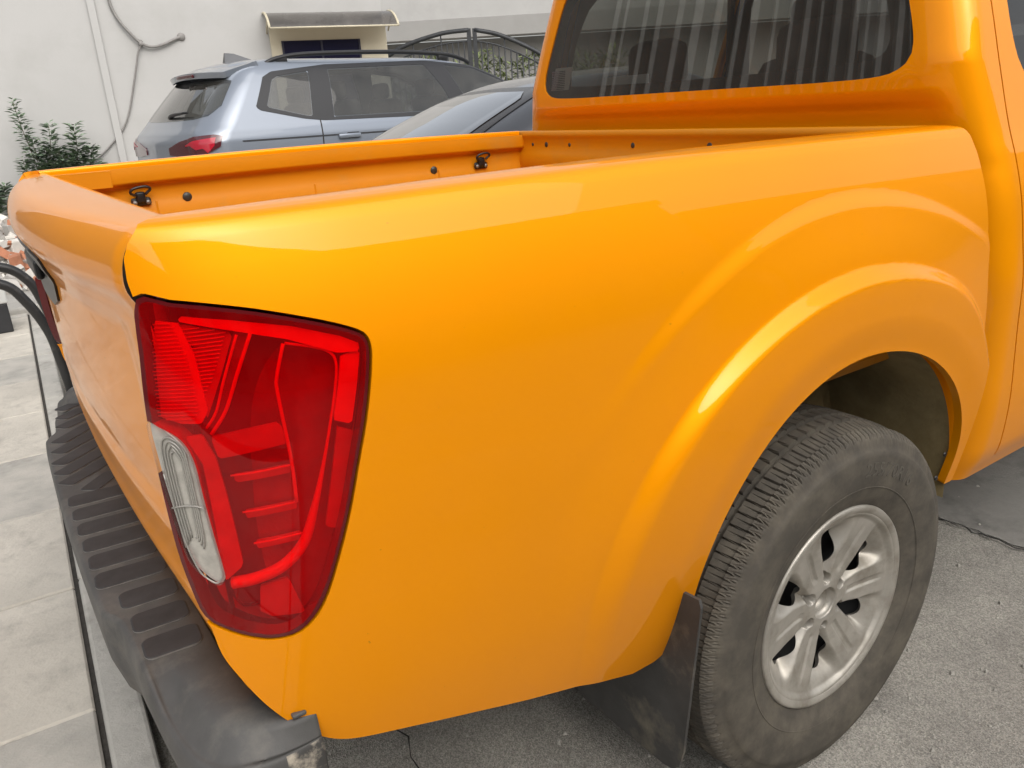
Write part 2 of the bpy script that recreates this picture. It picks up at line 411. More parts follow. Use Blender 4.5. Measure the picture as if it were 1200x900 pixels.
TOPB = [(0.048,1.177),(0.096,1.167),(0.157,1.151),(0.208,1.131),(0.230,1.118),(0.225,1.110),(0.201,1.113),(0.149,1.138),(0.094,1.156),(0.043,1.172)]
RIGHTB = [(0.205,1.109),(0.229,1.112),(0.218,1.072),(0.204,1.026),(0.183,1.036),(0.196,1.077)]
RIGHTL = [(0.189,1.024),(0.208,1.014),(0.193,0.955),(0.173,0.894),(0.156,0.900),(0.172,0.961)]
BAND = [(0.048,1.041),(0.089,1.045),(0.124,1.047),(0.127,1.020),(0.089,1.017),(0.052,1.014)]
PLEAF = [(0.042,1.046),(0.051,1.016),(0.054,0.976),(0.056,0.924),(0.057,0.881),(0.036,0.862),(0.036,0.911),(0.037,0.968),(0.037,1.012),(0.025,1.045)]
STREAK = [(0.066,0.836),(0.102,0.841),(0.116,0.785),(0.074,0.79),(0.061,0.80)]
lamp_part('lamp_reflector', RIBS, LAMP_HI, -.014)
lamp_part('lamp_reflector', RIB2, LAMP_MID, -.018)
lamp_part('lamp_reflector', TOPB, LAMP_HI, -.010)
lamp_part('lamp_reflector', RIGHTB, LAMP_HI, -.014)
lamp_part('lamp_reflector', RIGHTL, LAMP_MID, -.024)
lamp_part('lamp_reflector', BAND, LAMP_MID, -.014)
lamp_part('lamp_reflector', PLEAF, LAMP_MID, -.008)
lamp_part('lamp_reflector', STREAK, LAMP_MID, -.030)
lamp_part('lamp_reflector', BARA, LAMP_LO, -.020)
# fine ribs on the two reflectors
rv = []
for poly, off in ((RIBS, -.012), (RIB2, -.016)):
    f = inside(poly, -.002); z = 1.055
    while z < 1.172:
        X = np.arange(-.002, .1, .002); ok = f(X, np.full(X.shape, z)) > 0
        seg = X[ok]
        if len(seg) > 3:
            pts = []
            for x in seg:
                p = Vector(side_map(x, z)); pts.append(p + Vector((.35 if x < .04 else .1, 1, 0)).normalized() * -off)
            rv.append(tube(pts[::3] + [pts[-1]], .0009, 4, 1))
        z += .0042
o_ = obj('reflector_ribs', *join(*rv), LAMP_HI, lamp)
def lamp_tube(name, line, r, off, m):
    P_ = []
    for x, z in line:
        e = 1e-3; a = Vector(side_map(x + e, z)) - Vector(side_map(x - e, z)); b = Vector(side_map(x, z + e)) - Vector(side_map(x, z - e))
        n = a.cross(b).normalized(); P_.append(Vector(side_map(x, z)) + n * off)
    return obj(name, *tube(P_, r, 8, 5), m, lamp)
GUIDE = [(0.146,1.134),(0.174,1.125),(0.192,1.116),(0.198,1.103),(0.192,1.074),(0.176,1.023),(0.159,0.972),(0.143,0.929),(0.126,0.892),(0.099,0.868),(0.067,0.858),(0.040,0.855)]
lamp_tube('light_guide', GUIDE, lambda t: .0017 + .0058 * ss(.45, .8, t), -.014, LAMP_HI)
lamp_tube('light_guide', [(0.144,1.134),(0.130,1.100),(0.127,1.082),(0.128,1.019),(0.128,0.989),(0.126,0.948)], .0022, -.012, LAMP_HI)
lamp_tube('light_guide', [(0.112,1.150),(0.09,1.11),(0.070,1.07),(0.051,1.045)], .0022, -.010, LAMP_HI)
lamp_tube('light_guide', [(0.098,1.151),(0.075,1.105),(0.060,1.070),(0.047,1.052)], .0016, -.012, LAMP_HI)
for zz, x0 in ((.990, .059), (.943, .064), (.901, .070)):
    lamp_tube('lamp_step', [(x0, zz), (.091, zz), (.128, zz + .001)], .0012, -.020, LAMP_HI)
    lamp_part('lamp_reflector', [(x0, zz - .003), (.127, zz - .002), (.126, zz - .012), (x0 + .002, zz - .013)], LAMP_MID, -.030)
# white reversing lamp
sheet('reverse_lens', lx, lz, side_map, CLEAR, lamp, [inside(REV)], off=0, rim=.003)
lamp_part('reverse_back', REV, CHROME, -.006, .02)
for k in range(4):
    g = .0035 + .0045 * k
    ins_ = [(.004 + g * .55, .905 + g), (.002 + g * .55, .96), (.001 + g * .55, 1.02), (.004 + g * .55, 1.045 - g), (.014, 1.048 - g), (.024 - g * .3, 1.035 - g), (.026 - g * .4, 1.0), (.026 - g * .4, .93), (.024 - g * .4, .905 + g)]
    lamp_tube('reverse_rib', ins_, .0011, -.0045, RIBM)
lamp_tube('reverse_divider', [(.0005, .958), (.012, .962), (.024, .962), (.032, .958)], .0011, -.004, RIBM)
lamp_tube('reverse_rim', [(x + (.0025 if x < .015 else -.0025), z + (.002 if z < .95 else -.002)) for x, z in REV[3:-2:3]], .0010, -.003, RIBM)
# ---- far side of the bed is the same pressing mirrored
for src in (side, lamp):
    c = copy_tree(src, truck); c.scale = (1, -1, 1)

# ---- bed interior
def plate(name, pts, m, parent, t=(0, 0, -.004)):
    V = [Vector(p) for p in pts]; n = len(V); V += [p + Vector(t) for p in V[:n]]
    F = [tuple(range(n)), tuple(range(2 * n - 1, n - 1, -1))] + [(i, n + i, n + (i + 1) % n, (i + 1) % n) for i in range(n)]
    return obj(name, V, F, m, parent, False)
def inner_wall(sg):
    # section from the rail lip down to the floor (y inboard, z)
    sec = [(.735, 1.262), (.7335, 1.250), (.7335, 1.224), (.735, 1.219), (.745, 1.216), (.757, 1.213), (.760, 1.205), (.760, 1.165), (.757, 1.160), (.757, 1.060), (.760, 1.055), (.760, .86), (.756, .82), (.735, .80)]
    V = []; F = []; X = frange(.07, 1.58, .05); m_ = len(sec)
    for x in X:
        for y, z in sec: V.append((x, sg * y, z + bow(x, RAILZ) * ss(1.1, 1.26, z)))
    for i in range(len(X) - 1):
        for j in range(m_ - 1): F.append((i * m_ + j, (i + 1) * m_ + j, (i + 1) * m_ + j + 1, i * m_ + j + 1))
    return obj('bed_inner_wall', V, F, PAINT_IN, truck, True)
for sg in (-1, 1):
    w_ = inner_wall(sg)
    # overlap joint and end cap on the inner lip
    box('rail_joint', (.16, .003, .045), (.15, sg * .7325, 1.240), PAINT_IN, w_, .001)
    for sx in (.335, .80, 1.24): box('wall_seam', (.005, .003, .30), (sx, sg * .7565, 1.02), PAINT_IN, w_, .001)
    box('rail_end', (.07, .004, .036), (.150, sg * .733, 1.195), PAINT_IN, w_, .001)
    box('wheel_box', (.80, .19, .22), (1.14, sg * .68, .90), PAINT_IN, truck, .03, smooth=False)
    for hx in (.295, 1.405):
        hk = obj('tie_down_hook', *join(rbox((.052, .010, .022), (hx, sg * .752, 1.172), .006), rbox((.026, .016, .03), (hx, sg * .748, 1.184), .005)), BLACK, truck)
        obj('hook_ring', *tube([(hx - .012, sg * .738, 1.19), (hx - .026, sg * .732, 1.198), (hx - .018, sg * .728, 1.209), (hx + .012, sg * .728, 1.213), (hx + .026, sg * .732, 1.205), (hx + .012, sg * .738, 1.192)], .0038, 8, 5), BLACK, hk)
        for q in (-.017, .017): obj('bolt', *disc((hx + q, sg * .7465, 1.170), (0, -sg, 0), .0065, .004), STEEL, hk)
    for hx in (.419, 1.222): obj('drain_plug', *disc((hx, sg * .757, 1.172), (0, -sg, 0), .013, .003), BOLT, truck)
V = []; F = []
for i, x in enumerate(frange(.06, 1.58, .76)):
    k = 0
    for j in range(0, 33):
        y = -.74 + j * 1.48 / 32
        V.append((x, y, .80 + (.008 if (j // 2) % 2 else 0)))
for i in range(2):
    for j in range(32): F.append((i * 33 + j, (i + 1) * 33 + j, (i + 1) * 33 + j + 1, i * 33 + j + 1))
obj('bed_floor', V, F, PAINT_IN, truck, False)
def front_panel():
    sec = [(1.612, 1.262), (1.606, 1.272), (1.582, 1.275), (1.576, 1.271), (1.575, 1.262), (1.575, 1.256), (1.580, 1.252), (1.580, 1.205), (1.576, 1.20), (1.576, 1.15), (1.584, 1.14), (1.584, .98), (1.576, .97), (1.576, .80)]
    V = []; F = []; Y = frange(-.768, .768, .1); m_ = len(sec)
    for y in Y:
        for x, z in sec: V.append((x, y, z))
    for i in range(len(Y) - 1):
        for j in range(m_ - 1): F.append((i * m_ + j, i * m_ + j + 1, (i + 1) * m_ + j + 1, (i + 1) * m_ + j))
    return obj('bed_front_panel', V, F, PAINT_IN, truck, True)
fp = front_panel()
for y, r_ in ((.679, .006), (.600, .009), (.472, .0065), (.166, .0085), (-.137, .010), (-.45, .008)):
    obj('bolt_hole', *disc((1.580, y, 1.229), (-1, 0, 0), r_, .0015, 12), BOLT, fp)
box('corner_seam', (.006, .004, .13), (1.573, .768, 1.205), GAP_DARK, fp, .001)

# ---- tailgate
bulge = soft(crv([(-.2, .003), (0, 0), (.25, .004), (.5, .014), (.7, .028), (.85, .042), (1, .0555), (1.1, .065)]), 0, 1.05, .04)
tg_prof = [(.088, .95), (.088, 1.05), (.088, 1.20), (.088, 1.255), (.086, 1.266), (.080, 1.2705), (.05, 1.2705), (.01, 1.269), (-.012, 1.267), (-.024, 1.263), (-.034, 1.254),
           (-.042, 1.243), (-.047, 1.228), (-.049, 1.212), (-.048, 1.200), (-.041, 1.188), (-.033, 1.172), (-.028, 1.14), (-.026, 1.10), (-.024, 1.04), (-.021, .96), (-.015, .90), (-.006, .84),
           (-.002, .80), (-.003, .775), (.004, .755), (.016, .735), (.024, .71), (.030, .68), (.036, .65), (.046, .634), (.07, .63)]
tk = [0.0]
for a, b in zip(tg_prof, tg_prof[1:]): tk.append(tk[-1] + math.hypot(b[0] - a[0], b[1] - a[1]))
tgx = soft(crv([(t, p[0]) for t, p in zip(tk, tg_prof)]), 0, tk[-1], .007); tgz = soft(crv([(t, p[1]) for t, p in zip(tk, tg_prof)]), 0, tk[-1], .007)
def tg_map(s, t):
    x, z = tgx(t), tgz(t)
    q = abs(s)
    f = ss(.086, .0, x) if z > 1.2 else 1.0
    k = .30 + .70 * ss(.66, 1.08, z)
    xx = x + bulge(q) * k * (f if x < .086 else 0)
    ye = .757 - .034 * ss(.0, .085, x) * ss(1.2, 1.26, z)
    edge = ss(.955, 1.0, q)                     # rolled outer corner
    xx += .004 * edge * edge * (1 if z < 1.26 else 0) * f
    zz = z - .003 * edge * ss(1.255, 1.27, z) * ss(.07, .02, x)
    # pressed panel across the middle of the outer face
    if z < 1.19 and x < .05:
        pr = ss(.90, .80, q) * ss(1.165, 1.13, z) * ss(.86, .90, z)
        xx += .008 * pr
    return (xx, s * ye, zz)
ss_y = [-1, -.992, -.984, -.976, -.968, -.96, -.95, -.94] + frange(-.92, .92, .02) + [.94, .95, .96, .968, .976, .984, .992, 1]
tts = []
for a, b in zip(tk, tk[1:]):
    n_ = max(2, int((b - a) / .012)); tts += [a + (b - a) * i / n_ for i in range(n_)]
tts.append(tk[-1])
HND = [(-.20, 1.178), (-.13, 1.186), (.13, 1.186), (.20, 1.178), (.205, 1.15), (.17, 1.10), (.10, 1.082), (-.10, 1.082), (-.17, 1.10), (-.205, 1.15)]
tg = sheet('tailgate', ss_y, tts, tg_map, PAINT, truck, rim=.022, rim_mat=GAP_DARK, eps=5e-4)  # end faces coloured dark for the shade in the side gap
# handle bezel on the outer face
tz_of = lambda z: min(tts, key=lambda t: abs(tgz(t) - z) + (10 if t < tk[12] else 0))
t_a, t_b = tz_of(1.195), tz_of(1.07)
zz_t = crv([(t, tgz(t)) for t in frange(t_a, t_b, .004)])
hin = inside([(y / .768, z) for y, z in HND])
def h_clip(U, V): return hin(U, np.array([zz_t(v) for v in np.atleast_1d(V)]))
hb = sheet('tailgate_handle', frange(-.3, .3, .01), frange(t_a, t_b, .006), tg_map, BLACK, tg, [h_clip], off=.004, rim=.01)
box('handle_pull', (.014, .20, .035), (-.030, 0, 1.145), BLACK, hb, .006)
# dark strips in the gap between tailgate and bed side
for sg in (-1, 1):
    box('gap_strip', (.02, .05, .46), (.055, sg * .762, .97), GAP_DARK, truck, .0)
    box('gap_strip', (.02, .05, .05), (.060, sg * .745, 1.225), GAP_DARK, truck, .0)

# ---- step bumper
BP = [((.112, -.850), (.108, -.835)), ((.085, -.853), (.092, -.822)), ((.055, -.853), (.080, -.80)), ((.022, -.847), (.068, -.77)), ((-.006, -.835), (.058, -.735)), ((-.026, -.812), (.053, -.70)), ((-.038, -.78), (.050, -.67)),
      ((-.046, -.73), (.049, -.64)), ((-.052, -.66), (.048, -.61)), ((-.057, -.58), (.047, -.565)), ((-.060, -.51), (.047, -.505)), ((-.063, -.478), (.047, -.475)), ((-.070, -.455), (.047, -.45)), ((-.079, -.435), (.047, -.43)), ((-.083, -.40), (.047, -.40)),
      ((-.087, -.2), (.047, -.2)), ((-.089, 0), (.047, 0)), ((-.087, .2), (.047, .2)), ((-.082, .44), (.047, .44)), ((-.078, .475), (.047, .475)), ((-.068, .50), (.047, .50)), ((-.056, .52), (.047, .52)), ((-.050, .56), (.047, .56)), ((-.042, .68), (.047, .66)),
      ((-.032, .76), (.048, .70)), ((-.014, .815), (.053, .735)), ((.02, .845), (.068, .77)), ((.055, .853), (.08, .80)), ((.112, .850), (.108, .835))]
def bumper():
    Os = spline([(o[0], o[1], 0) for o, i in BP], 4); Is = spline([(i[0], i[1], 0) for o, i in BP], 4)
    V = []; F = []; m_ = 15; M = []
    for k, (o, i) in enumerate(zip(Os, Is)):
        t = Os[min(k + 1, len(Os) - 1)] - Os[max(k - 1, 0)]; n = Vector((-t.y, t.x, 0)).normalized()   # outward
        c = ss(-.60, -.70, o.y) + ss(.62, .72, o.y)
        zt = .655 + .03 * ss(.74, .80, o.y) - .006 * c * (o.y < 0)
        L_ = lambda f: o * f + i * (1 - f)
        rows = [(i, -.06), (i, -.008), (L_(.05), 0), (L_(.45), 0), (L_(.60), -.002 * c), (L_(.68), -.008 * c), (L_(.88), -.032 * c), (L_(.93), -.034 * c), (o - n * .006, -.0335 * c), (o - n * .001, -.003 - .0335 * c),
                (o + n * .001, -.008 - .034 * c), (o + n * .004, -.03 - .03 * c), (o + n * .002, -.09), (o - n * .012, -.15), (o - n * .035, -.19)]
        for p, dz in rows: V.append(Vector((p.x, p.y, zt + dz)))
    for k in range(len(Os) - 1):
        for j in range(m_ - 1):
            F.append((k * m_ + j, k * m_ + j + 1, (k + 1) * m_ + j + 1, (k + 1) * m_ + j)); M.append(1 if (k < 7 and j >= 9) else 0)
    F.append(tuple(range(m_))[::-1]); M.append(1); F.append(tuple((len(Os) - 1) * m_ + j for j in range(m_))); M.append(0)
    return obj('step_bumper', V, F, PLASTIC, truck, True, None, [PLASTIC, SCUFF], M)
bp_ = bumper()
obj('bumper_clip', *rbox((.018, .010, .006), (.090, -.840, .656), .002), PLASTIC, bp_)
def pad(a, b, w):
    a = Vector((a[0], a[1], 0)); b = Vector((b[0], b[1], 0)); d = (b - a).normalized(); n = Vector((-d.y, d.x, 0)); r = w * .24; h = w / 2
    V = []; F = []
    for ins, z in ((0, .6535), (.0, .6565), (.0025, .6576)):
        for cx, cs, t0 in ((b - d * r, (h - r), 0), (a + d * r, (h - r), 1), (a + d * r, -(h - r), 2), (b - d * r, -(h - r), 3)):
            for k in range(5):
                t = math.pi / 2 * (t0 + k / 4); q = cx + n * cs + d * math.cos(t) * (r - ins) + n * math.sin(t) * (r - ins); V.append(Vector((q.x, q.y, z)))
    N_ = 20
    for l in range(2):
        for k in range(N_): F.append((l * N_ + k, l * N_ + (k + 1) % N_, (l + 1) * N_ + (k + 1) % N_, (l + 1) * N_ + k))
    F.append(tuple(2 * N_ + k for k in range(N_)))
    return obj('tread_pad', V, F, PAD, bp_, False, None, [PAD, PADE], [1] * N_ + [0] * (len(F) - N_))
for k, (x0, y0, x1, y1) in enumerate([(-.047, -.560, .033, -.592), (-.049, -.484, .033, -.512), (-.053, -.405, .034, -.432)]): pad((x0, (y0 + y1) / 2), (x1, (y0 + y1) / 2 - .004), .056)
for k in range(6): pad((-.077, -.329 + k * .074), (.034, -.337 + k * .074), .058)
for x0, y0, x1, y1 in ((-.035, .076, .026, .145), (-.073, .142, .031, .232), (-.076, .207, .031, .300), (-.074, .274, .031, .370), (-.068, .350, .031, .442), (-.060, .422, .033, .518), (-.042, .533, .033, .59), (-.035, .610, .033, .66), (-.03, .690, .03, .728)):
    pad((x0, y0), (x1, y1), .044)
box('tow_bar', (.10, 1.0, .10), (.10, 0, .50), CHASSIS, truck, .01)

# ---- wheels
def tyre():
    prof = [(.205, .085), (.212, .100), (.222, .108), (.232, .111), (.245, .118), (.27, .1235), (.30, .1265), (.325, .125), (.336, .1245), (.338, .1225), (.348, .1185), (.356, .1165), (.362, .114), (.368, .110), (.373, .104), (.3765, .097)]
    ys = []
    y = .094
    top = []
    gr = [.0545, .018, -.018, -.0545]
    yy = sorted(set([round(v, 5) for v in frange(.094, -.094, .0050) if min(abs(v - g) for g in gr) > .0062] + [round(g + d, 5) for g in gr for d in (-.0058, -.0046, .0046, .0058)]), reverse=True)
    for y in yy:
        r_ = .3815 - .012 * (y / .1) ** 4
        if min(abs(y - g) for g in gr) < .005: r_ -= .009
        top.append((r_, y))
    prof = prof + top + [(r_, -o) for r_, o in prof[::-1]]
    n = 880; m_ = len(prof); V = []; F = []
    for i in range(n):
        a = 2 * math.pi * i / n
        for r_, o_ in prof:
            rr = r_
            ao = abs(o_)
            if r_ > .355:
                ph = (i % 10)
                if ao < .097:                                       # circumferential grooves
                    if ao < .013 or .023 < ao < .049:
                        sh = int(round(ao * 400)) % 10
                        if (i + sh + (3 if o_ > 0 else 0)) % 10 < 1: rr -= .005
                if ao >= .060:                                      # shoulder blocks
                    sh = int((ao - .06) * 45)
                    j = (i + sh) % 10
                    if j == 0 and ao < .1145: rr -= .0065
                    elif j == 5 and .066 < ao < .112: rr -= .005
                    elif j in (3, 8) and ao > .098 : rr -= .0025
            V.append(Vector((rr * math.cos(a), -o_, rr * math.sin(a))))
    for i in range(n):
        for j in range(m_ - 1): F.append((i * m_ + j, ((i + 1) % n) * m_ + j, ((i + 1) % n) * m_ + j + 1, i * m_ + j + 1))
    return V, F
def rim_h(r, th):
    k = ((th + math.pi / 6) % (math.pi / 3)) - math.pi / 6          # angle from the nearest spoke
    w = r * abs(k)
    hs_ = .086 + .014 * ss(.07, .19, r)
    hv = .070 - .012 * ss(.06, .10, r) + .040 * ss(.135, .196, r)
    hw = .031 + .012 * ss(.06, .12, r) + .006 * ss(.12, .19, r)
    f = 1 - ss(hw * .75, hw * 1.30, w)
    h = hv + (hs_ - hv) * f
    h -= .0045 * (1 - ss(.003, .010, w)) * ss(.065, .08, r) * (1 - ss(.15, .185, r))
    h = h + (.088 - h) * (1 - ss(.048, .068, r))
    if r < .045: h -= .018 * (1 - ss(.031, .035, r)) + .030 * (1 - ss(.024, .026, r))
    kk = ((th) % (math.pi / 3)) - math.pi / 6                       # nut pockets sit between the spokes
    d = math.hypot(r * math.cos(kk) - .056, r * math.sin(kk))
    h -= .030 * (1 - ss(.009, .0135, d))
    h += (.108 - h) * ss(.190, .202, r)
    return h
def rim_map(r, th): return (r * math.cos(th), -rim_h(r, th), r * math.sin(th))
def rim_open(U, V):
    U = np.asarray(U, float); V = np.asarray(V, float)
    k = (V % (math.pi / 3)) - math.pi / 6
    x = U * np.cos(k) - .124; y = U * np.sin(k)
    wd = .0235 + .20 * np.clip(x, -.035, .035)
    return np.hypot(x / .041, y / wd) - 1
wheel = bpy.data.objects.new('wheel', None); COL.objects.link(wheel); wheel.parent = truck
ty = obj('tyre', *tyre(), RUBBER, wheel)
ty.data.polygons.foreach_set('use_smooth', [math.hypot(p.center.x, p.center.z) < .360 for p in ty.data.polygons])
sheet('rim', frange(.006, .206, .0025), frange(0, 2 * math.pi, .0185), rim_map, ALLOY, wheel, [rim_open], rim=.012, eps=4e-4)
obj('rim_flange', *lathe([(.198, .100), (.203, .1075), (.208, .1105), (.214, .1125), (.219, .1115), (.221, .107), (.219, .098), (.206, .09), (.196, .085)], 128), ALLOY, wheel)
obj('wheel_barrel', *lathe([(.204, .100), (.195, .06), (.190, -.09), (.02, -.095)], 64), BARREL, wheel)
obj('brake_drum', *lathe([(.15, -.02), (.148, .0), (.14, .006), (.03, .008), (.001, .008)], 48), BARREL, wheel)
for k in range(6):
    a = math.pi / 6 + k * math.pi / 3
    obj('wheel_nut', *disc((.056 * math.cos(a), -.050, .056 * math.sin(a)), (0, -1, 0), .0085, .012, 6), STEEL, wheel)
def arc_text(body, ang, rad, size, depth=.0012):
    cu = bpy.data.curves.new('txt', 'FONT'); cu.body = body; cu.size = size; cu.align_x = 'CENTER'; cu.extrude = .0006; cu.resolution_u = 3
    to = bpy.data.objects.new('txt', cu); COL.objects.link(to); bpy.context.view_layer.update()
    me = bpy.data.meshes.new_from_object(to.evaluated_get(bpy.context.evaluated_depsgraph_get()))
    side_o = crv([(.222, .108), (.245, .118), (.27, .1235), (.30, .1265), (.325, .125), (.338, .1225)])
    V = []
    for v in me.vertices:
        rr = rad + v.co.y; a = ang - v.co.x / rad; V.append(Vector((rr * math.cos(a), -(side_o(rr) + (.0008 if v.co.z > 0 else -.001)), rr * math.sin(a))))
    F = [list(p.vertices) for p in me.polygons]
    bpy.data.objects.remove(to); bpy.data.curves.remove(cu); bpy.data.meshes.remove(me)
    return V, F
TXT = mat('tyre_lettering', (.085, .076, .062), .8, var=.3, vs=40)
obj('tyre_lettering', *arc_text('255/70R16', R(66), .288, .040), TXT, ty, False)
obj('tyre_ridge', *lathe([(.262, .1224), (.2635, .1238), (.265, .1228)], 96), RUBBER, ty)
wheel.location = (1.150, -.785, .372)
for (x, y, rz) in ((1.150, .785, math.pi), (4.29, -.785, 0), (4.29, .785, math.pi)):
    c = copy_tree(wheel, truck); c.location = (x, y, .372); c.rotation_euler = (0, R(17) if x < 2 else R(40), rz)

# ---- wheel housing, mud flap, underbody
def liner(sg):
    V = []; F = []; pts = []
    for k in range(41):
        t = math.pi * k / 40
        pts.append((ACX - (AA + .012) * math.cos(t), ACZ + (AB + .012) * math.sin(t)))
    pts = pts + [(ACX + AA + .012, .46)]
    Y = [.862, .84, .80, .70, .56]
    for x, z in pts:
        for y in Y: V.append((x, sg * y, z))
    m_ = len(Y)
    for i in range(len(pts) - 1):
        for j in range(m_ - 1):
            f = (i * m_ + j, (i + 1) * m_ + j, (i + 1) * m_ + j + 1, i * m_ + j + 1); F.append(f)
    n0 = len(V)
    for x, z in pts: V.append((x, sg * .56, z))
    V.append((ACX, sg * .56, .45))
    for i in range(len(pts) - 1): F.append((n0 + i, n0 + i + 1, len(V) - 1))
    return obj('wheel_housing', V, F, LINER, truck, True)
def flap(sg):
    V = []; out_ = [(.86, .566), (.901, .570), (.906, .556), (.890, .40), (.872, .225), (.862, .185), (.848, .168), (.825, .160), (.58, .150), (.55, .165), (.55, .58)]
    X = lambda y, z: .712
    n_ = len(out_)
    for y, z in out_: V.append((X(y, z) + .035, sg * y, z))
    for y, z in out_: V.append((X(y, z) + .041, sg * y, z))
    F = [tuple(range(n_)), tuple(range(2 * n_ - 1, n_ - 1, -1))] + [(i, n_ + i, n_ + (i + 1) % n_, (i + 1) % n_) for i in range(n_)]
    return obj('mud_flap', V, F, FLAP, truck, False)
for sg in (-1, 1):
    liner(sg); flap(sg)
    box('housing_panel', (.20, .02, .30), (1.38, sg * .585, .70), LINER, truck, .01, Matrix.Rotation(R(-18), 3, 'Y').to_4x4())
    box('shock_absorber', (.06, .06, .5), (1.24, sg * .60, .62), CHASSIS, truck, .02, Matrix.Rotation(R(16), 3, 'Y').to_4x4(), True)
    for q, (x, z) in enumerate(((1.556, .58), (1.530, .53))): obj('bolt', *disc((x, sg * .868, z), (0, sg, 0), .006, .003, 8), BLACK, truck)
    box('chassis_rail', (3.9, .08, .14), (2.2, sg * .48, .55), CHASSIS, truck, .01)
box('axle', (.12, 1.4, .12), (1.138, 0, .372), CHASSIS, truck, .04)
obj('added_spare_tyre', *[(lambda V, F: ([Vector((v.x + .42, v.z, .52 + v.y)) for v in V], F))(*lathe([(.2, .1), (.3, .125), (.36, .11), (.375, .08), (.375, -.08), (.36, -.11), (.2, -.1), (.02, -.08), (.02, .08), (.2, .1)], 40))][0], CHASSIS, truck)  # unseen tyre added to deepen the shade under the truck
box('fuel_tank', (.9, .5, .26), (2.3, .1, .52), CHASSIS, truck, .05)
box('underbody', (1.5, 1.3, .03), (.83, 0, .76), CHASSIS, truck, .005)

# ---- cab
wc = crv([(.40, .82), (.46, .845), (.54, .878), (.70, .893), (.92, .893), (1.05, .878), (1.12, .866), (1.20, .843), (1.26, .821), (1.38, .784), (1.50, .750), (1.65, .700), (1.76, .658), (1.82, .628)])
xr = crv([(.40, 1.645), (1.20, 1.640), (1.27, 1.640), (1.305, 1.632), (1.33, 1.616), (1.350, 1.608), (1.37, 1.608), (1.40, 1.612), (1.55, 1.6315), (1.76, 1.6587), (1.82, 1.6665)])
CR = .072
def xside(z): return 1.640 - (z - 1.2) * .14 if 1.2 < z < 1.4 else xr(z)
def cab_map(s, z):
    """s: 0 at the middle of the rear wall, 1..2 round the corner, 2+ metres forward along the side"""
    w = wc(z); x0 = xr(z); cr = CR
    x0 += (xside(z) - x0) * ss(.7, 1.45, s)
    yb = w - .110
    if s <= 1: return (x0 + .010 * (s ** 3) , -yb * s, z)
    if s <= 2:
        a = (s - 1) * math.pi / 2
        e = .85
        return (x0 + .010 + (1 - math.cos(a) ** e) * cr, -(yb + .110 * math.sin(a) ** e), z)
    fwd = s - 2
    return (x0 + .010 + cr + fwd, -(w - .010 * ss(1.2, 2.2, fwd)), z)
S_ = frange(0, 1, .03) + frange(1.015, 2, .04)[0:] + frange(2.02, 3.75, .03)
ZC = frange(.46, 1.26, .03) + frange(1.27, 1.40, .008) + frange(1.42, 1.82, .02)
def cab_x(z): return xside(z) + .010 + CR
gapx = crv([(.46, 1.800), (.54, 1.785), (.70, 1.762), (.92, 1.740), (1.12, 1.734), (1.26, 1.736), (1.38, 1.740), (1.50, 1.742), (1.82, 1.765)])
gaps = lambda z: 2 + gapx(z) - cab_x(z)
def gap_f(U, V, o=0.0): return np.array([gaps(v) + o for v in np.atleast_1d(V)]) - U
RWp = [(-.3, 1.372), (-.1, 1.372), (.1, 1.372), (.3, 1.372), (.5, 1.372), (.66, 1.372), (.86, 1.376), (.94, 1.389), (.984, 1.412), (1.0, 1.45), (.998, 1.52), (.988, 1.64), (.96, 1.69), (.88, 1.715), (.7, 1.72), (.4, 1.72), (.1, 1.72), (-.1, 1.72), (-.3, 1.72)]
RWi = [(-.3, 1.402), (-.1, 1.402), (.1, 1.402), (.3, 1.403), (.5, 1.405), (.66, 1.407), (.80, 1.412), (.875, 1.420), (.907, 1.440), (.918, 1.47), (.913, 1.54), (.90, 1.64), (.84, 1.675), (.7, 1.685), (.4, 1.69), (.1, 1.69), (-.1, 1.69), (-.3, 1.69)]
RWp, RWi = smooth_poly(RWp, 4), smooth_poly(RWi, 4)
def pane_map(s, z): return (1.6115 + (z - 1.37) * .130 + .010 * s * s * s, cab_map(s, z)[1], z)
DW = [(1.845, 1.36), (1.828, 1.39), (1.815, 1.43), (1.810, 1.47), (1.812, 1.56), (1.84, 1.66), (1.88, 1.705), (2.56, 1.74), (2.60, 1.73), (2.60, 1.30), (2.58, 1.285), (1.95, 1.30), (1.84, 1.32)]
FW = [(2.68, 1.28), (3.35, 1.24), (3.42, 1.26), (3.02, 1.70), (2.95, 1.735), (2.68, 1.74)]
def sd(poly): return [(2 + x - cab_x(z), z) for x, z in poly]
half = []
h1 = sheet('cab_rear', S_, ZC, cab_map, PAINT, truck, [lambda U, V: gap_f(U, V, -.0), neg(inside(RWp))], rim=.012)
h1['label'] = 'rear wall and corner pillar of the cab'
rw_black = sheet('window_border', frange(0, 1.1, .02), frange(1.36, 1.73, .01), pane_map, FRIT, truck, [inside(RWp, .010), neg(inside(RWi))], off=-.004, rim=0)
rw_glass = sheet('rear_window', frange(0, 1.1, .02), frange(1.36, 1.73, .01), pane_map, GLASS_CAB, truck, [inside(RWp, .010)], off=0)
door = sheet('rear_door', frange(1.6, 2.92, .02), frange(.50, 1.78, .02), cab_map, PAINT, truck, [lambda U, V: -gap_f(U, V, .005), inside(sd([(1.5, .505), (2.635, .505), (2.635, 1.775), (1.5, 1.775)])), neg(inside(sd(DW)))], rim=.02)
sheet('door_glass', frange(1.8, 2.95, .02), frange(1.26, 1.76, .02), cab_map, DOORG, door, [inside(sd(DW), .006)], off=-.006)
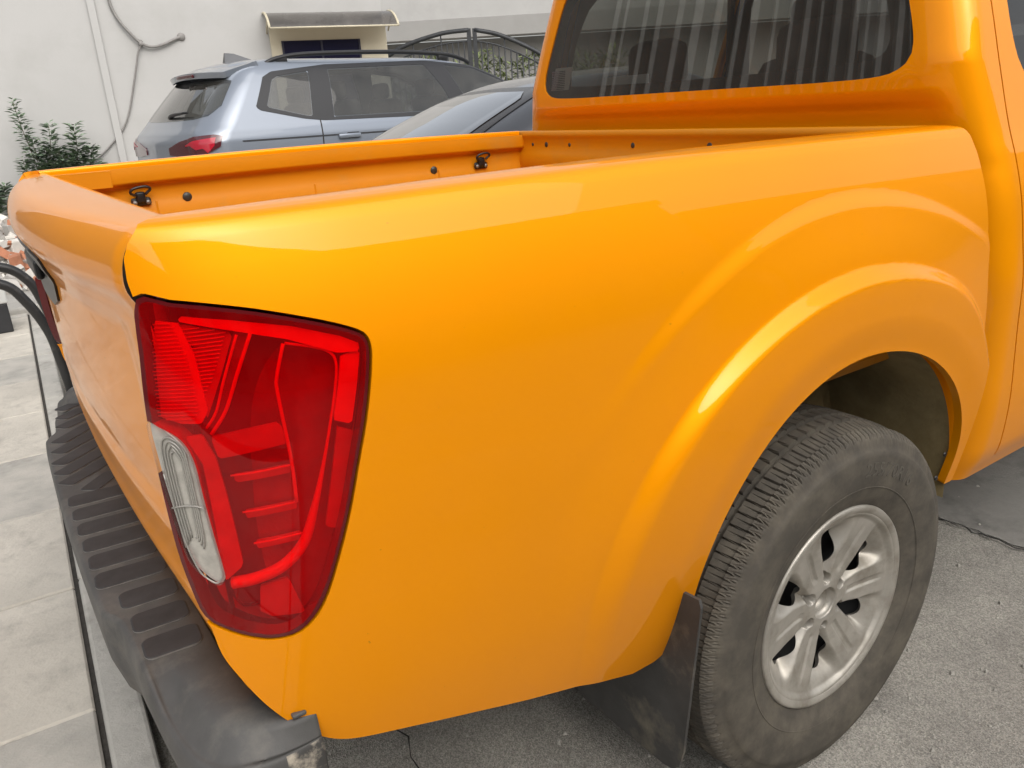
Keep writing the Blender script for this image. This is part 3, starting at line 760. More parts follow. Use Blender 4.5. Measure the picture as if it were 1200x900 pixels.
# moulding over the sill at the foot of the door
sheet('sill', frange(2.05, 3.75, .03), frange(.45, .500, .01), cab_map, PAINT, truck, off=-.004, rim=.02)
fdoor = sheet('front_door', frange(2.86, 3.76, .03), frange(.50, 1.78, .02), cab_map, PAINT, truck, [inside(sd([(2.645, .505), (3.40, .505), (3.47, 1.2), (3.02, 1.775), (2.645, 1.775)])), neg(inside(sd(FW)))], rim=.02)
sheet('door_glass', frange(2.86, 3.7, .03), frange(1.22, 1.76, .02), cab_map, DOORG, fdoor, [inside(sd(FW), .006)], off=-.006)
sheet('door_lining', frange(1.6, 2.92, .03), frange(.56, 1.76, .03), cab_map, TRIMIN, door, [lambda U, V: -gap_f(U, V, .03), inside(sd([(1.5, .505), (2.635, .505), (2.635, 1.775), (1.5, 1.775)])), neg(inside(sd(DW), .012))], off=-.035)
sheet('door_lining', frange(2.86, 3.76, .03), frange(.56, 1.76, .03), cab_map, TRIMIN, fdoor, [inside(sd([(2.645, .505), (3.40, .505), (3.47, 1.2), (3.02, 1.775), (2.645, 1.775)])), neg(inside(sd(FW), .012))], off=-.035)
sheet('pillar_lining', frange(1.0, 2.2, .05), frange(.7, 1.78, .03), cab_map, TRIMIN, truck, [lambda U, V: gap_f(U, V, .01)], off=-.03)
for dx, dpar in ((1.93, door), (2.76, fdoor)): box('door_handle', (.16, .03, .035), (dx + .02, -.876, 1.09), PAINT, dpar, .012, smooth=True)
for src in (h1, rw_black, rw_glass, door, fdoor, [c for c in truck.children if c.name.startswith('sill')][0], [c for c in truck.children if c.name.startswith('pillar_lining')][0]):
    c = copy_tree(src, truck); c.scale = (1, -1, 1)
# roof, windscreen, bonnet, nose
def roof_map(u, v): return (1.68 + u * 1.33, v * .672, 1.795 + .035 * (1 - v * v) * (1 - (2 * u - 1) ** 4 * .5) - .03 * abs(v) ** 6 - .03 * (2 * u - 1) ** 8)
sheet('roof', frange(0, 1, .05), frange(-1, 1, .05), roof_map, PAINT, truck, rim=.04)
sheet('windscreen', frange(0, 1, .1), frange(-1, 1, .1), lambda u, v: (3.0 + u * .55 - .07 * v * v, v * (.665 + .09 * u), 1.78 - u * .62), GLASS_CAR, truck, rim=.0)
def nose_map(u, v):
    x = 3.42 + u * 1.12; z = 1.15 - .10 * u - .25 * ss(.8, 1.02, u) - .05 * v ** 4
    return (x, v * (.80 - .12 * ss(.75, 1.0, u)), z)
sheet('bonnet', frange(0, 1, .05), frange(-1, 1, .05), nose_map, PAINT, truck, rim=.03)
def wing_map(u, v):
    x = 3.42 + u * 1.12; return (x, -(.80 - .12 * ss(.75, 1.0, u) + .09 * ss(1.08, .9, v)), v - .25 * ss(.8, 1.02, u) * ss(.5, 1.1, v))
sheet('front_wing', frange(0, 1, .04), frange(.45, 1.07, .03), wing_map, PAINT, truck, [lambda U, V: np.hypot((U * 1.12 + 3.42 - 4.29) / .43, np.maximum(V - .5, 0) / .36) - 1], rim=.03, flip=False)
c = copy_tree([k for k in truck.children if k.name.startswith('front_wing')][0], truck); c.scale = (1, -1, 1)
box('front_bumper', (.25, 1.6, .45), (4.55, 0, .62), PAINT, truck, .08, smooth=True)
box('grille', (.05, 1.0, .22), (4.66, 0, .84), BLACK, truck, .02)
# cabin
box('cab_floor', (1.6, 1.5, .04), (2.5, 0, .62), TRIMIN, truck, .01)
box('cab_rear_lining', (.03, 1.30, .66), (1.72, 0, 1.03), TRIMIN, truck, .01)
box('rear_seat', (.16, 1.24, .62), (1.84, 0, 1.10), SEATM, truck, .06, Matrix.Rotation(R(14), 3, 'Y').to_4x4(), True)
for y in (-.29, .29): box('head_restraint', (.09, .22, .15), (1.80, y, 1.455), SEATM, truck, .04, None, True)
for y in (-.37, .37):
    fs = box('front_seat', (.15, .50, .74), (2.62, y, 1.12), SEATM, truck, .07, Matrix.Rotation(R(16), 3, 'Y').to_4x4(), True)
    box('head_restraint', (.09, .26, .18), (2.73, y, 1.60), SEATM, truck, .04, None, True)
for y in (-1, 1): box('pillar_trim', (.13, .03, .55), (2.64, y * .695, 1.45), TRIMIN, truck, .02, Matrix.Rotation(R(0), 3, 'Y').to_4x4())
sheet('headliner', frange(0, 1, .1), frange(-1, 1, .1), lambda u, v: (1.72 + u * 1.2, v * .64, 1.765 + .03 * (1 - v * v)), TRIMIN, truck)
box('dashboard', (.45, 1.34, .35), (3.22, 0, 1.02), BLACK, truck, .08, None, True)
STK = mat('paper_sticker', (.72, .72, .70), .6); STKL = mat('sticker_print', (.10, .10, .11), .6)
st = sheet('sticker', frange(-.93, -.78, .05), frange(1.400, 1.470, .02), lambda s, z: (cab_map(-s, z)[0] + .006, -cab_map(-s, z)[1], z), STK, truck)
sv = []
for k in range(11):
    z = 1.404 + k * .0055
    for s0 in (-.915,): sv.append(rbox((.0012, .07, .0026), (cab_map(.86, z)[0] + .0045, .70 * .83, z), 0))
obj('sticker_bars', *join(*sv), STKL, st, False)
box('luggage_label', (.003, .20, .05), (1.706, .33, 1.405), STK, truck, .001)
# ------------------------------------------------------------------ ground
def flat(name, pts, z, m, kind='structure', label=None):
    o = obj(name, [(x, y, z) for x, y in pts], [tuple(range(len(pts)))], m, None, False); tag(o, kind=kind)
    return o
def asphalt_mat():
    m = bpy.data.materials.new('asphalt'); m.use_nodes = True; n = m.node_tree; L = n.links; b = n.nodes['Principled BSDF']
    tc = n.nodes.new('ShaderNodeTexCoord')
    def nz(s, d=8, r=.6):
        t = n.nodes.new('ShaderNodeTexNoise'); t.inputs['Scale'].default_value = s; t.inputs['Detail'].default_value = d; t.inputs['Roughness'].default_value = r
        L.new(tc.outputs['Object'], t.inputs['Vector']); return t.outputs['Fac']
    vo = n.nodes.new('ShaderNodeTexVoronoi'); vo.inputs['Scale'].default_value = 330; L.new(tc.outputs['Object'], vo.inputs['Vector'])
    r1 = n.nodes.new('ShaderNodeValToRGB'); L.new(vo.outputs['Color'], r1.inputs[0])
    r1.color_ramp.elements[0].color = (.205, .197, .178, 1); r1.color_ramp.elements[1].color = (.43, .412, .372, 1); r1.color_ramp.elements[0].position = .2; r1.color_ramp.elements[1].position = .9
    r2_ = n.nodes.new('ShaderNodeValToRGB'); L.new(nz(2.2, 10, .68), r2_.inputs[0])
    r2_.color_ramp.elements[0].color = (.74, .73, .72, 1); r2_.color_ramp.elements[1].color = (1.18, 1.16, 1.12, 1); r2_.color_ramp.elements[0].position = .36; r2_.color_ramp.elements[1].position = .64
    mx = n.nodes.new('ShaderNodeMix'); mx.data_type = 'RGBA'; mx.blend_type = 'MULTIPLY'; mx.inputs['Factor'].default_value = 1
    L.new(r1.outputs[0], mx.inputs['A']); L.new(r2_.outputs[0], mx.inputs['B']); L.new(mx.outputs['Result'], b.inputs['Base Color'])
    b.inputs['Roughness'].default_value = .9
    ma = n.nodes.new('ShaderNodeMath'); ma.operation = 'ADD'; L.new(vo.outputs['Distance'], ma.inputs[0]); L.new(nz(240, 4), ma.inputs[1])
    bp = n.nodes.new('ShaderNodeBump'); bp.inputs['Strength'].default_value = .55; bp.inputs['Distance'].default_value = .006
    L.new(ma.outputs[0], bp.inputs['Height']); L.new(bp.outputs[0], b.inputs['Normal'])
    return m
ASPH = asphalt_mat()
CONC = mat('old_concrete', (.36, .345, .315), .9, var=.22, vs=2.5, dirt=(.20, .19, .175), ds=5, da=(.5, .75), bump=.5, bs=70)
SLABM = mat('paving_slab', (.53, .49, .425), .88, var=.2, vs=3.2, dirt=(.38, .35, .305), ds=13, da=(.46, .74), bump=.45, bs=55)
SLABM2 = mat('paving_slab_grey', (.48, .45, .40), .88, var=.16, vs=2.6, dirt=(.24, .23, .21), ds=3.5, da=(.45, .75), bump=.45, bs=55)
KERBM = mat('kerb_concrete', (.45, .43, .39), .9, var=.15, vs=5, dirt=(.25, .235, .21), ds=6, da=(.5, .8), bump=.5, bs=60)
SOIL = mat('joint_dirt', (.045, .04, .034), .95, var=.4, vs=30, bump=.6, bs=80)
gnd = flat('ground', [(-300, -300), (300, -300), (300, 300), (-300, 300)], -.004, mat('ground_far', (.17, .165, .15), .9, var=.2, vs=.3))
road = obj('road', *grid(frange(-.2, 14, .1), frange(-8, 12, .1)) if False else ([(x, y, 0) for x, y in ((-.10, -14), (30, -14), (30, 14), (-.10, 14))], [(0, 1, 2, 3)]), ASPH, None, False); tag(road, kind='structure')
# broken concrete patch along the asphalt edge
edge = []
random.seed(3)
for (x0, y0), (x1, y1) in zip([(2.05, -2.4), (2.30, -.95), (2.30, -.52), (2.26, -.20), (2.30, .6)], [(2.30, -.95), (2.30, -.52), (2.26, -.20), (2.30, .6), (2.30, 1.3)]):
    for k in range(12):
        t = k / 12; edge.append((x0 + (x1 - x0) * t + random.uniform(-.018, .018), y0 + (y1 - y0) * t))
patch = flat('pavement', edge + [(8, 1.3), (8, -2.4)], .004, mat('worn_concrete', (.235, .225, .205), .9, var=.25, vs=3, dirt=(.12, .115, .105), ds=6, da=(.48, .7), bump=.6, bs=60))
CRACK = mat('crack', (.022, .02, .018), .95)
def crack(pts, w):
    random.seed(int(pts[0][0] * 100)); L_ = []; P_ = [Vector((x, y, 0)) for x, y in pts]
    for a, b in zip(P_, P_[1:]):
        n = max(2, int((b - a).length / .03))
        for k in range(n): L_.append(a + (b - a) * k / n + Vector((random.uniform(-.013, .013), random.uniform(-.013, .013), 0)))
    V = []; F = []
    for i, p in enumerate(L_):
        t = (L_[min(i + 1, len(L_) - 1)] - L_[max(i - 1, 0)]).normalized(); nn = Vector((-t.y, t.x, 0)); ww = w * random.uniform(.3, 1.3) * (0 if i in (0, len(L_) - 1) else 1)
        V += [p + nn * ww, p - nn * ww]
    for i in range(len(L_) - 1): F.append((2 * i, 2 * i + 1, 2 * i + 3, 2 * i + 2))
    o = obj('road_crack', [(v.x, v.y, .008) for v in V], F, CRACK, None, False); tag(o, kind='structure')
crack([(2.05, -2.2), (2.29, -.95), (2.29, -.52), (2.25, -.20)], .0035)
crack([(.25, -.95), (.34, -.6), (.45, -.3), (.43, .1)], .002)
crack([(1.9, -1.6), (2.1, -1.2), (2.27, -.9)], .003)
random.seed(17)
V = []; F = []
for k in range(900):
    x = random.uniform(.25, 3.2); y = random.uniform(-2.3, .3); s_ = random.choice((.002, .003, .003, .004, .006)) * random.uniform(.7, 1.4); n0 = len(V)
    if 2.2 < x < 3.2 and random.random() < .5: continue
    b_ = [Vector((math.cos(a + random.uniform(-.4, .4)) * s_, math.sin(a + random.uniform(-.4, .4)) * s_, 0)) for a in (0, 1.57, 3.14, 4.71)]
    V += [Vector((x, y, .002)) + q for q in b_] + [Vector((x, y, .002 + s_ * .8)) + q * .5 for q in b_]
    F += [[n0 + i for i in q] for q in ((0, 1, 5, 4), (1, 2, 6, 5), (2, 3, 7, 6), (3, 0, 4, 7), (4, 5, 6, 7))]
tag(obj('grit', V, F, mat('grit', (.40, .38, .34), .9, var=.5, vs=30), None, False), 'loose pale grit scattered over the asphalt by the wheel', 'grit', kind='stuff')
# pavement of slabs behind the truck
ANG = math.atan(.043); ca, sa = math.cos(ANG), math.sin(ANG)
def pv(u, v): return (-.130 - .004 + u * ca + v * sa, v * ca - u * sa)      # v runs along the kerb, u away from it (negative = outward)
bed_ = flat('pavement', [pv(-4.5, -4), pv(.095, -4), pv(.095, 6.4), pv(-4.5, 6.4)], .088, SOIL)
random.seed(11)
sv_, sf_ = rbox((.611, .611, .04), (0, 0, 0), .005, None, 1)
sm1 = None
metas = []
for mm in (SLABM, SLABM2, SLABM):
    me = bpy.data.meshes.new('slab'); me.from_pydata([tuple(v) for v in sv_], [], [tuple(f) for f in sf_]); me.materials.append(mm); metas.append(me)
for i in range(6):
    for j in range(-6, 10):
        o = bpy.data.objects.new('slab', metas[(i * 3 + j * 5) % 3]); COL.objects.link(o); o.parent = bed_
        x, y = pv(-.309 - i * .618, .135 + .309 + j * .618)
        o.location = (x, y, .080 + random.uniform(-.002, .002)); o.rotation_euler = (random.uniform(-.004, .004), random.uniform(-.004, .004), -ANG + random.choice((0, math.pi / 2, math.pi, -math.pi / 2)))
kv, kf = rbox((.088, .99, .24), (0, 0, 0), .010, None, 2)
kme = bpy.data.meshes.new('kerbstone'); kme.from_pydata([tuple(v) for v in kv], [], [tuple(f) for f in kf]); kme.materials.append(KERBM)
kerb = bpy.data.objects.new('kerb', None); COL.objects.link(kerb); tag(kerb, kind='structure')
for j in range(-4, 6):
    o = bpy.data.objects.new('kerbstone', kme); COL.objects.link(o); o.parent = kerb; x, y = pv(.053, .3 + j * 1.0); o.location = (x, y, -.02 + random.uniform(-.002, .002)); o.rotation_euler = (0, 0, -ANG)
# raised yard beyond, where the silver car stands
yard = obj('yard', *rbox((40, 30, .6), (8, 20.2, -.15), .02), CONC, None, False); tag(yard, kind='structure')
# rubble
random.seed(5)
RUB = [mat('rubble_grey', (.42, .40, .37), .95, var=.25, vs=6), mat('rubble_brick', (.38, .16, .09), .95, var=.3, vs=8), mat('rubble_pale', (.58, .55, .50), .95, var=.2, vs=6)]
V = []; F = []; M = []
for k in range(900):
    x = random.gauss(.05, .75); y = random.uniform(5.9, 10.5); s = random.uniform(.02, .11) * (1 if random.random() < .9 else 1.7)
    zz = .18 + .25 * math.exp(-((x) / .7) ** 2) * ss(5.6, 8.0, y) * random.random()
    v, f = rbox((s, s * random.uniform(.6, 1.8), s * random.uniform(.4, .9)), (0, 0, 0), 0)
    rot = Matrix.Rotation(random.uniform(0, 6), 3, Vector((random.random(), random.random(), random.random() + .1)).normalized())
    n = len(V); V += [rot @ Vector(p) + Vector((x, y, zz)) + Vector((random.uniform(-.1, .1), random.uniform(-.1, .1), random.uniform(-.1, .1))) * s for p in v]
    F += [[i + n for i in q] for q in f]; M += [random.choice((0, 0, 1, 2))] * len(f)
rub = obj('rubble', V, F, None, None, False, None, RUB, M); tag(rub, 'heap of broken brick and mortar rubble on the ground by the white wall', 'rubble', kind='stuff')
for loc, rz, sz, lab in (((.30, 7.6, .30), .5, (.40, .20, .19), 'pale concrete block lying on the rubble heap'),):
    o = box('concrete_block', sz, loc, RUB[2], None, .012, Matrix.Rotation(rz, 3, 'Z').to_4x4()); tag(o, lab, 'block')
ct = thing('crate', 'dark box with a pale lid standing on the paving behind the hoses', 'box', (-.20, 4.75, .10))
box('crate_body', (.34, .30, .20), (0, 0, .10), mat('dark_box', (.02, .02, .022), .6, var=.2, vs=10), ct, .01)
box('crate_lid', (.36, .32, .12), (0, 0, .26), mat('pale_lid', (.5, .5, .48), .6, var=.1), ct, .01)
HOSE = mat('black_hose', (.018, .018, .018), .42, spec=.5, dirt=(.10, .095, .085), ds=20, da=(.55, .8))
for pts, lab in (([(-.55, 3.0, .62), (-.25, 3.0, .775), (-.037, 3.0, .752), (.062, 3.0, .672), (.105, 3.0, .55), (.14, 3.0, .36), (.15, 3.02, .16), (.155, 3.1, .05), (.2, 3.4, .03), (.5, 3.8, .03)], 'upper of the two thick black hoses arching past the tailgate'),
                 ([(-.6, 2.8, .70), (-.3, 2.8, .76), (-.060, 2.8, .70), (.025, 2.8, .60), (.088, 2.8, .44), (.108, 2.8, .28), (.118, 2.8, .16), (.13, 2.85, .06), (.2, 3.1, .03), (.6, 3.3, .03)], 'lower of the two thick black hoses, closer to the tailgate')):
    o = obj('hose', *tube(pts, .024, 10, 6), HOSE); tag(o, lab, 'hose', 'black hoses beside the tailgate')
# the machine the hoses come from is out of frame; they lie on along the paving to the left
# ------------------------------------------------------------------ white building
WALLW = mat('white_render', (.415, .41, .40), .85, var=.04, vs=.8, dirt=(.36, .355, .34), ds=.9, da=(.5, .8), bump=.12, bs=30)
CREAM = mat('cream_render', (.55, .50, .38), .8, var=.06, vs=2)
wb = thing('white_building', 'white rendered building with a small awning over its dark window', 'building', (1.79, 12.22, 0), R(-12))
box('wall', (8, .3, 4.6), (4.545 - 4, .15, 2.3), WALLW, wb, .0)
box('wall', (.3, 6, 4.6), (4.545 - .15, 3.3, 2.3), WALLW, wb, .0)
box('pilaster', (.10, .05, 4.6), (.28, -.025, 2.3), WALLW, wb, .004)
box('window_surround', (1.86, .06, 1.5), (3.64, -.03, 1.96), CREAM, wb, .004)
wn = box('window', (1.24, .05, .95), (3.50, -.045, 2.03), mat('navy_window', (.012, .012, .035), .12, spec=.6), wb, .002)
for x in (2.89, 3.5, 4.11): box('window_frame', (.03, .06, .95), (x, -.055, 2.03), mat('win_frame', (.02, .02, .04), .4), wn, .002)
AWN = glass('awning_sheet', (.22, .19, .16), .25, 1.5, 1.5, .55, (.17, .16, .15)); AWF = mat('awning_frame', (.52, .47, .35), .6)
aw = bpy.data.objects.new('awning', None); COL.objects.link(aw); aw.parent = wb
def awn_map(u, v): a = v * 1.15; return (2.66 + u * 1.98, -.02 - .62 * math.sin(a) / math.sin(1.15), 2.91 - .27 * (1 - math.cos(a)) / (1 - math.cos(1.15)))
sheet('awning_sheet', frange(0, 1, .25), frange(0, 1, .08), awn_map, AWN, aw, rim=.008, flip=True)
for u in (0, .999): obj('awning_bracket', *tube([awn_map(u, v) for v in frange(0, 1, .1)], .02, 6, 1), AWF, aw)
obj('awning_rail', *tube([awn_map(u, 1) for u in (0, .5, 1)], .014, 6, 1), AWF, aw)
obj('awning_arm', *join(tube([(2.68, -.03, 2.62), (2.68, -.3, 2.80)], .014, 6, 1), tube([(4.62, -.03, 2.62), (4.62, -.3, 2.80)], .014, 6, 1)), AWF, aw)
def wall_pt(u, z, d=.03):
    a = R(-12); return (1.79 + u * math.cos(a) + d * math.sin(a), 12.22 + u * math.sin(a) - d * math.cos(a), z)
CAB = mat('grey_cable', (.22, .21, .20), .7, var=.15, vs=20)
o = obj('cable', *tube([wall_pt(.50, 4.5), wall_pt(.50, 3.6), wall_pt(.53, 3.13), wall_pt(.56, 2.97), wall_pt(.63, 2.81, .05), wall_pt(.75, 2.64, .06), wall_pt(.84, 2.54, .06), wall_pt(.98, 2.48, .06), wall_pt(1.16, 2.51, .05), wall_pt(1.33, 2.58, .04), wall_pt(1.42, 2.61, 0)], .022, 8, 5), CAB); tag(o, 'thick grey cable sagging from above into a hole in the white wall', 'cable')
o = obj('cable', *tube([wall_pt(.85, 2.53, .07), wall_pt(.78, 2.40, .06), wall_pt(.73, 2.25, .05), wall_pt(.61, 1.90), wall_pt(.50, 1.60), wall_pt(.37, 1.36), wall_pt(.17, 1.15), wall_pt(-.03, .98), wall_pt(-.22, .86), wall_pt(-.6, .6), wall_pt(-1.0, .3), wall_pt(-1.2, .2, .1)], .0125, 8, 5), CAB); tag(o, 'thin grey cable hanging down the white wall towards the shrubs', 'cable')
o = obj('cable_sleeve', *disc(wall_pt(1.42, 2.61, .0), (math.sin(R(-12)), -math.cos(R(-12)), 0), .06, .03), CAB); tag(o, 'dark round sleeve where the thick cable enters the wall', 'cable sleeve')
o = obj('cable_clip', *tube([wall_pt(.84, 2.56, .02), wall_pt(.84, 2.50, .08)], .035, 6, 1), CAB); tag(o, 'dark clip where the two wall cables join', 'cable clip')
# ------------------------------------------------------------------ shrubs by the wall
LEAFM = mat('shrub_leaf', (.16, .22, .15), .5, spec=.4, var=.45, vs=9, dirt=(.22, .26, .16), ds=14, da=(.5, .7))
STEM = mat('stem', (.10, .085, .05), .8)
def leaf(p, d, n, l, w):
    s = d.cross(n).normalized()
    q = [p, p + d * l * .5 + s * w + n * l * .04, p + d * l - n * l * .08, p + d * l * .5 - s * w + n * l * .04]
    return q
def shrub(label, u, sprigs, seed):
    random.seed(seed); x, y, _ = wall_pt(u, 0, .45)
    t = thing('shrub', label, 'shrub', (x, y, .18), 0, 'shrubs against the white wall')
    SV = []; V = []; F = []
    for (dx, h, lean, ll) in sprigs:
        pts = [Vector((dx * .4, random.uniform(-.12, .12), 0)), Vector((dx * .8, random.uniform(-.1, .1), h * .5)), Vector((dx + lean * .6, random.uniform(-.1, .1), h * .8)), Vector((dx + lean, 0, h))]
        P_ = spline(pts, 10); SV.append(tube(P_[::3] + [P_[-1]], lambda t_: .008 * (1 - .7 * t_), 5, 1))
        for i, p in enumerate(P_):
            if i < 3: continue
            for k in range(8 if i < len(P_) - 8 else 4):
                a = random.uniform(0, 6.28); d = Vector((math.cos(a), math.sin(a), random.uniform(-.1, .7))).normalized()
                n = Vector((random.uniform(-.3, .3), random.uniform(-.3, .3), 1)).normalized()
                q0 = p + d * random.uniform(0, .10 * (1.2 - i / len(P_))) + Vector((0, 0, random.uniform(-.03, .03)))
                n0 = len(V); L_ = random.uniform(.7, 1.2) * ll
                V += leaf(q0, d, n, L_, L_ * .22); F += [(n0, n0 + 1, n0 + 2), (n0, n0 + 2, n0 + 3)]
    obj('stem', *join(*SV), STEM, t)
    tag(obj('foliage', V, F, LEAFM, t, True), kind='stuff')
shrub('taller leafy shrub with upright sprigs, leftmost of those at the white wall', -.72, [(-.16, 1.62, -.06, .12), (.05, 1.30, .10, .12), (-.10, 1.1, .0, .12), (.12, .95, .1, .12), (-.2, .85, -.08, .12), (.0, 1.0, .05, .12), (.2, .8, .1, .12), (-.05, .7, .0, .13), (.15, .6, .12, .13)], 3)
shrub('shorter leafy shrub with drooping larger leaves nearest the hanging cable', -.35, [(.05, 1.25, .04, .15), (.18, .95, .08, .14), (-.12, .95, -.06, .14), (.0, .9, .0, .14), (-.2, .72, -.1, .14), (.22, .7, .1, .14), (.1, .6, .05, .14)], 8)
shrub('low dark shrub behind the far corner of the tailgate', -1.55, [(.0, .55, -.1, .12), (.15, .5, .1, .12), (-.18, .45, -.12, .12), (.05, .4, .0, .12)], 13)
# ------------------------------------------------------------------ gate, grey building, hedge
GREYB = mat('grey_concrete_wall', (.36, .355, .345), .85, var=.07, vs=.7, dirt=(.29, .285, .275), ds=.8, da=(.5, .8))
GREYD = mat('grey_concrete_band', (.26, .255, .245), .85, var=.08, vs=1, dirt=(.24, .235, .225), ds=1.5, da=(.5, .8))
gb = thing('grey_building', 'grey concrete building with a projecting ledge behind the iron gate', 'building', (13, 22, 0), R(-32))
box('wall', (46, .4, 5), (17, .6, 6.45), GREYB, gb)
box('ledge', (46, .8, .56), (17, .42, 3.68), GREYD, gb, .01)
box('wall', (46, .3, 3.40), (17, 1.2, 1.70), GREYD, gb)
IRON = mat('black_iron', (.035, .037, .04), .5, metal=.3, var=.2, vs=10)
gt = thing('iron_gate', 'dark arched iron double gate with vertical bars between the buildings', 'gate', (9.4, 13.8, 0), R(-32))
top_l = crv([(-1.75, 2.46), (-1.4, 2.64), (-.85, 2.80), (-.40, 2.88), (0.03, 2.90)])
top_r = crv([(.13, 2.90), (.58, 2.80), (.95, 2.65), (1.37, 2.44), (1.75, 2.2)])
def leaf_gate(x0, x1, top, lo):
    lf = bpy.data.objects.new('gate_leaf', None); COL.objects.link(lf); lf.parent = gt
    X = frange(x0, x1, .1)
    obj('top_rail', *tube([(x, 0, top(x) - .03) for x in X], .045, 6, 1), IRON, lf)
    obj('arch_rail', *tube([(x, 0, top(x) - .24) for x in X], .018, 6, 1), IRON, lf)
    obj('bottom_rail', *tube([(x0, 0, .35), (x1, 0, .35)], .03, 6, 1), IRON, lf)
    for x in (x0, x1): box('gate_post', (.09, .06, top(x) - .2), (x, 0, (top(x) + .2) / 2), IRON, lf, .005)
    n = int((x1 - x0) / .115)
    bv, bf = tube([(0, 0, .35), (0, 0, 1.0)], .013, 6, 1)
    for k in range(1, n):
        x = x0 + (x1 - x0) * k / n; h = top(x) - (.04 if k % 5 == 0 else .24)
        obj('bar', *tube([(x, 0, .35), (x, 0, h)], .016, 6, 1), IRON, lf)
leaf_gate(-1.75, .03, top_l, 0); leaf_gate(.15, 1.75, top_r, 0)
random.seed(21)
V = []; F = []
HEDGE = mat('hedge_leaf', (.12, .15, .05), .55, var=.45, vs=4)
for k in range(4200):
    u = random.uniform(-2.2, 3.5); hgt = 2.5 + .3 * noise.noise(Vector((u * 1.6, 0, 0))); z = .18 + (hgt - .3) * random.random() ** .7; w = random.uniform(-.45, .45)
    a = R(-32); p = Vector((9.4 + u * math.cos(a) - (1.5 + w) * math.sin(a), 13.8 + u * math.sin(a) + (1.5 + w) * math.cos(a), z))
    an = random.uniform(0, 6.28); d = Vector((math.cos(an) * .6, math.sin(an) * .6, random.uniform(-.4, .9))).normalized(); n0 = len(V); l = random.uniform(.12, .30)
    V += leaf(p, d, Vector((random.uniform(-.5, .5), random.uniform(-.5, .5), 1)).normalized(), l, l * .10); F += [(n0, n0 + 1, n0 + 2), (n0, n0 + 2, n0 + 3)]
tag(obj('hedge', V, F, HEDGE, None, True), 'green leafy hedge growing behind the iron gate', 'hedge', kind='stuff')

# ------------------------------------------------------------------ parked cars
class Shell:
    """car skin from levels (z, rear x, front x, half width, corner radius rear, front)"""
    def __init__(s, lv):
        T = list(range(len(lv))); s.c = [crv([(t, l[i]) for t, l in zip(T, lv)]) for i in range(6)]; s.T = len(lv) - 1
        s.inv = [(s.c[0](k / 50), k / 50) for k in range(s.T * 50 + 1)]
    def t_of(s, z):
        lo, hi = 0, len(s.inv) - 1
        while hi - lo > 1:
            m_ = (lo + hi) // 2
            if s.inv[m_][0] <= z: lo = m_
            else: hi = m_
        a, b = s.inv[lo], s.inv[hi]; return a[1] + (b[1] - a[1]) * (z - a[0]) / (b[0] - a[0] + 1e-9)
    def at(s, p, t):
        z, a, b, w, r, q = [f(t) for f in s.c]
        r = min(r, (b - a) * .45); q = min(q, (b - a) * .45); ry = min(r * 1.0, w * .95); qy = min(q, w * .95)
        crown = lambda y: .10 * (y / max(w, .01)) ** 2 * min(1, w / .6)
        if p <= 1: y = (w - ry) * p; return (a + crown(y) , -y, z)
        if p <= 2: g = (p - 1) * math.pi / 2; y = w - ry; return (a + crown(y) + (r - crown(y)) * (1 - math.cos(g)), -(y + ry * math.sin(g)), z)
        if p <= 3: x = a + r + (b - q - a - r) * (p - 2); return (x, -w, z)
        if p <= 4: g = (4 - p) * math.pi / 2; y = w - qy; return (b - crown(y) - (q - crown(y)) * (1 - math.cos(g)), -(y + qy * math.sin(g)), z)
        y = (w - qy) * (5 - p); return (b - crown(y), -y, z)
    def side(s, x, z):
        t = s.t_of(z); _, a, b, w, r, q = [f(t) for f in s.c]; r = min(r, (b - a) * .45); q = min(q, (b - a) * .45)
        if x < a + r: p = 1 + math.acos(max(-1, min(1, 1 - (x - a) / r))) / (math.pi / 2)
        elif x > b - q: p = 4 - math.acos(max(-1, min(1, 1 - (b - x) / q))) / (math.pi / 2)
        else: p = 2 + (x - a - r) / (b - q - a - r)
        return s.at(p, t)
def half_pair(o, parent):
    c = copy_tree(o, parent); c.scale = (1, -1, 1); return c
def car_wheels(t, xs, w, r):
    TY = lathe([(r - .14, .07), (r - .12, .095), (r - .05, .105), (r - .01, .09), (r, .06), (r, -.06), (r - .05, -.1), (r - .14, -.08)], 40)
    RM = lathe([(.005, .07), (.05, .075), (.06, .06), (r - .16, .065), (r - .14, .085), (r - .135, .07)], 40)
    for x in xs:
        for sg in (-1, 1):
            wl_ = bpy.data.objects.new('wheel', None); COL.objects.link(wl_); wl_.parent = t; wl_.location = (x, sg * (w - .11), r); wl_.rotation_euler = (0, 0, 0 if sg < 0 else math.pi)
            obj('tyre', *TY, RUBBER, wl_); obj('rim', *RM, ALLOY, wl_)
SUVP = mat('silver_blue_paint', (.245, .275, .325), .35, metal=.45, coat=1.0, spec=.5)
GREYP = mat('dark_grey_paint', (.05, .052, .058), .35, metal=.4, coat=1.0)
DGLASS = mat('tinted_glass', (.035, .038, .042), .03, spec=.9, coat=1.0)
DGLASS.node_tree.nodes['Principled BSDF'].inputs['Coat IOR'].default_value = 1.55
TAILR = mat('tail_red', (.42, .012, .03), .12, coat=1.0); TAILD = mat('tail_dark', (.08, .015, .02), .12, coat=1.0)
suv = thing('parked_suv', 'silver blue estate car with roof rails and red tail light beyond the cargo bed', 'car', (1.76 - .975 * math.sin(R(9)), 5.95 + .975 * math.cos(R(9)), .15), R(9)); suv.scale = (1.06, 1.06, 1.06)
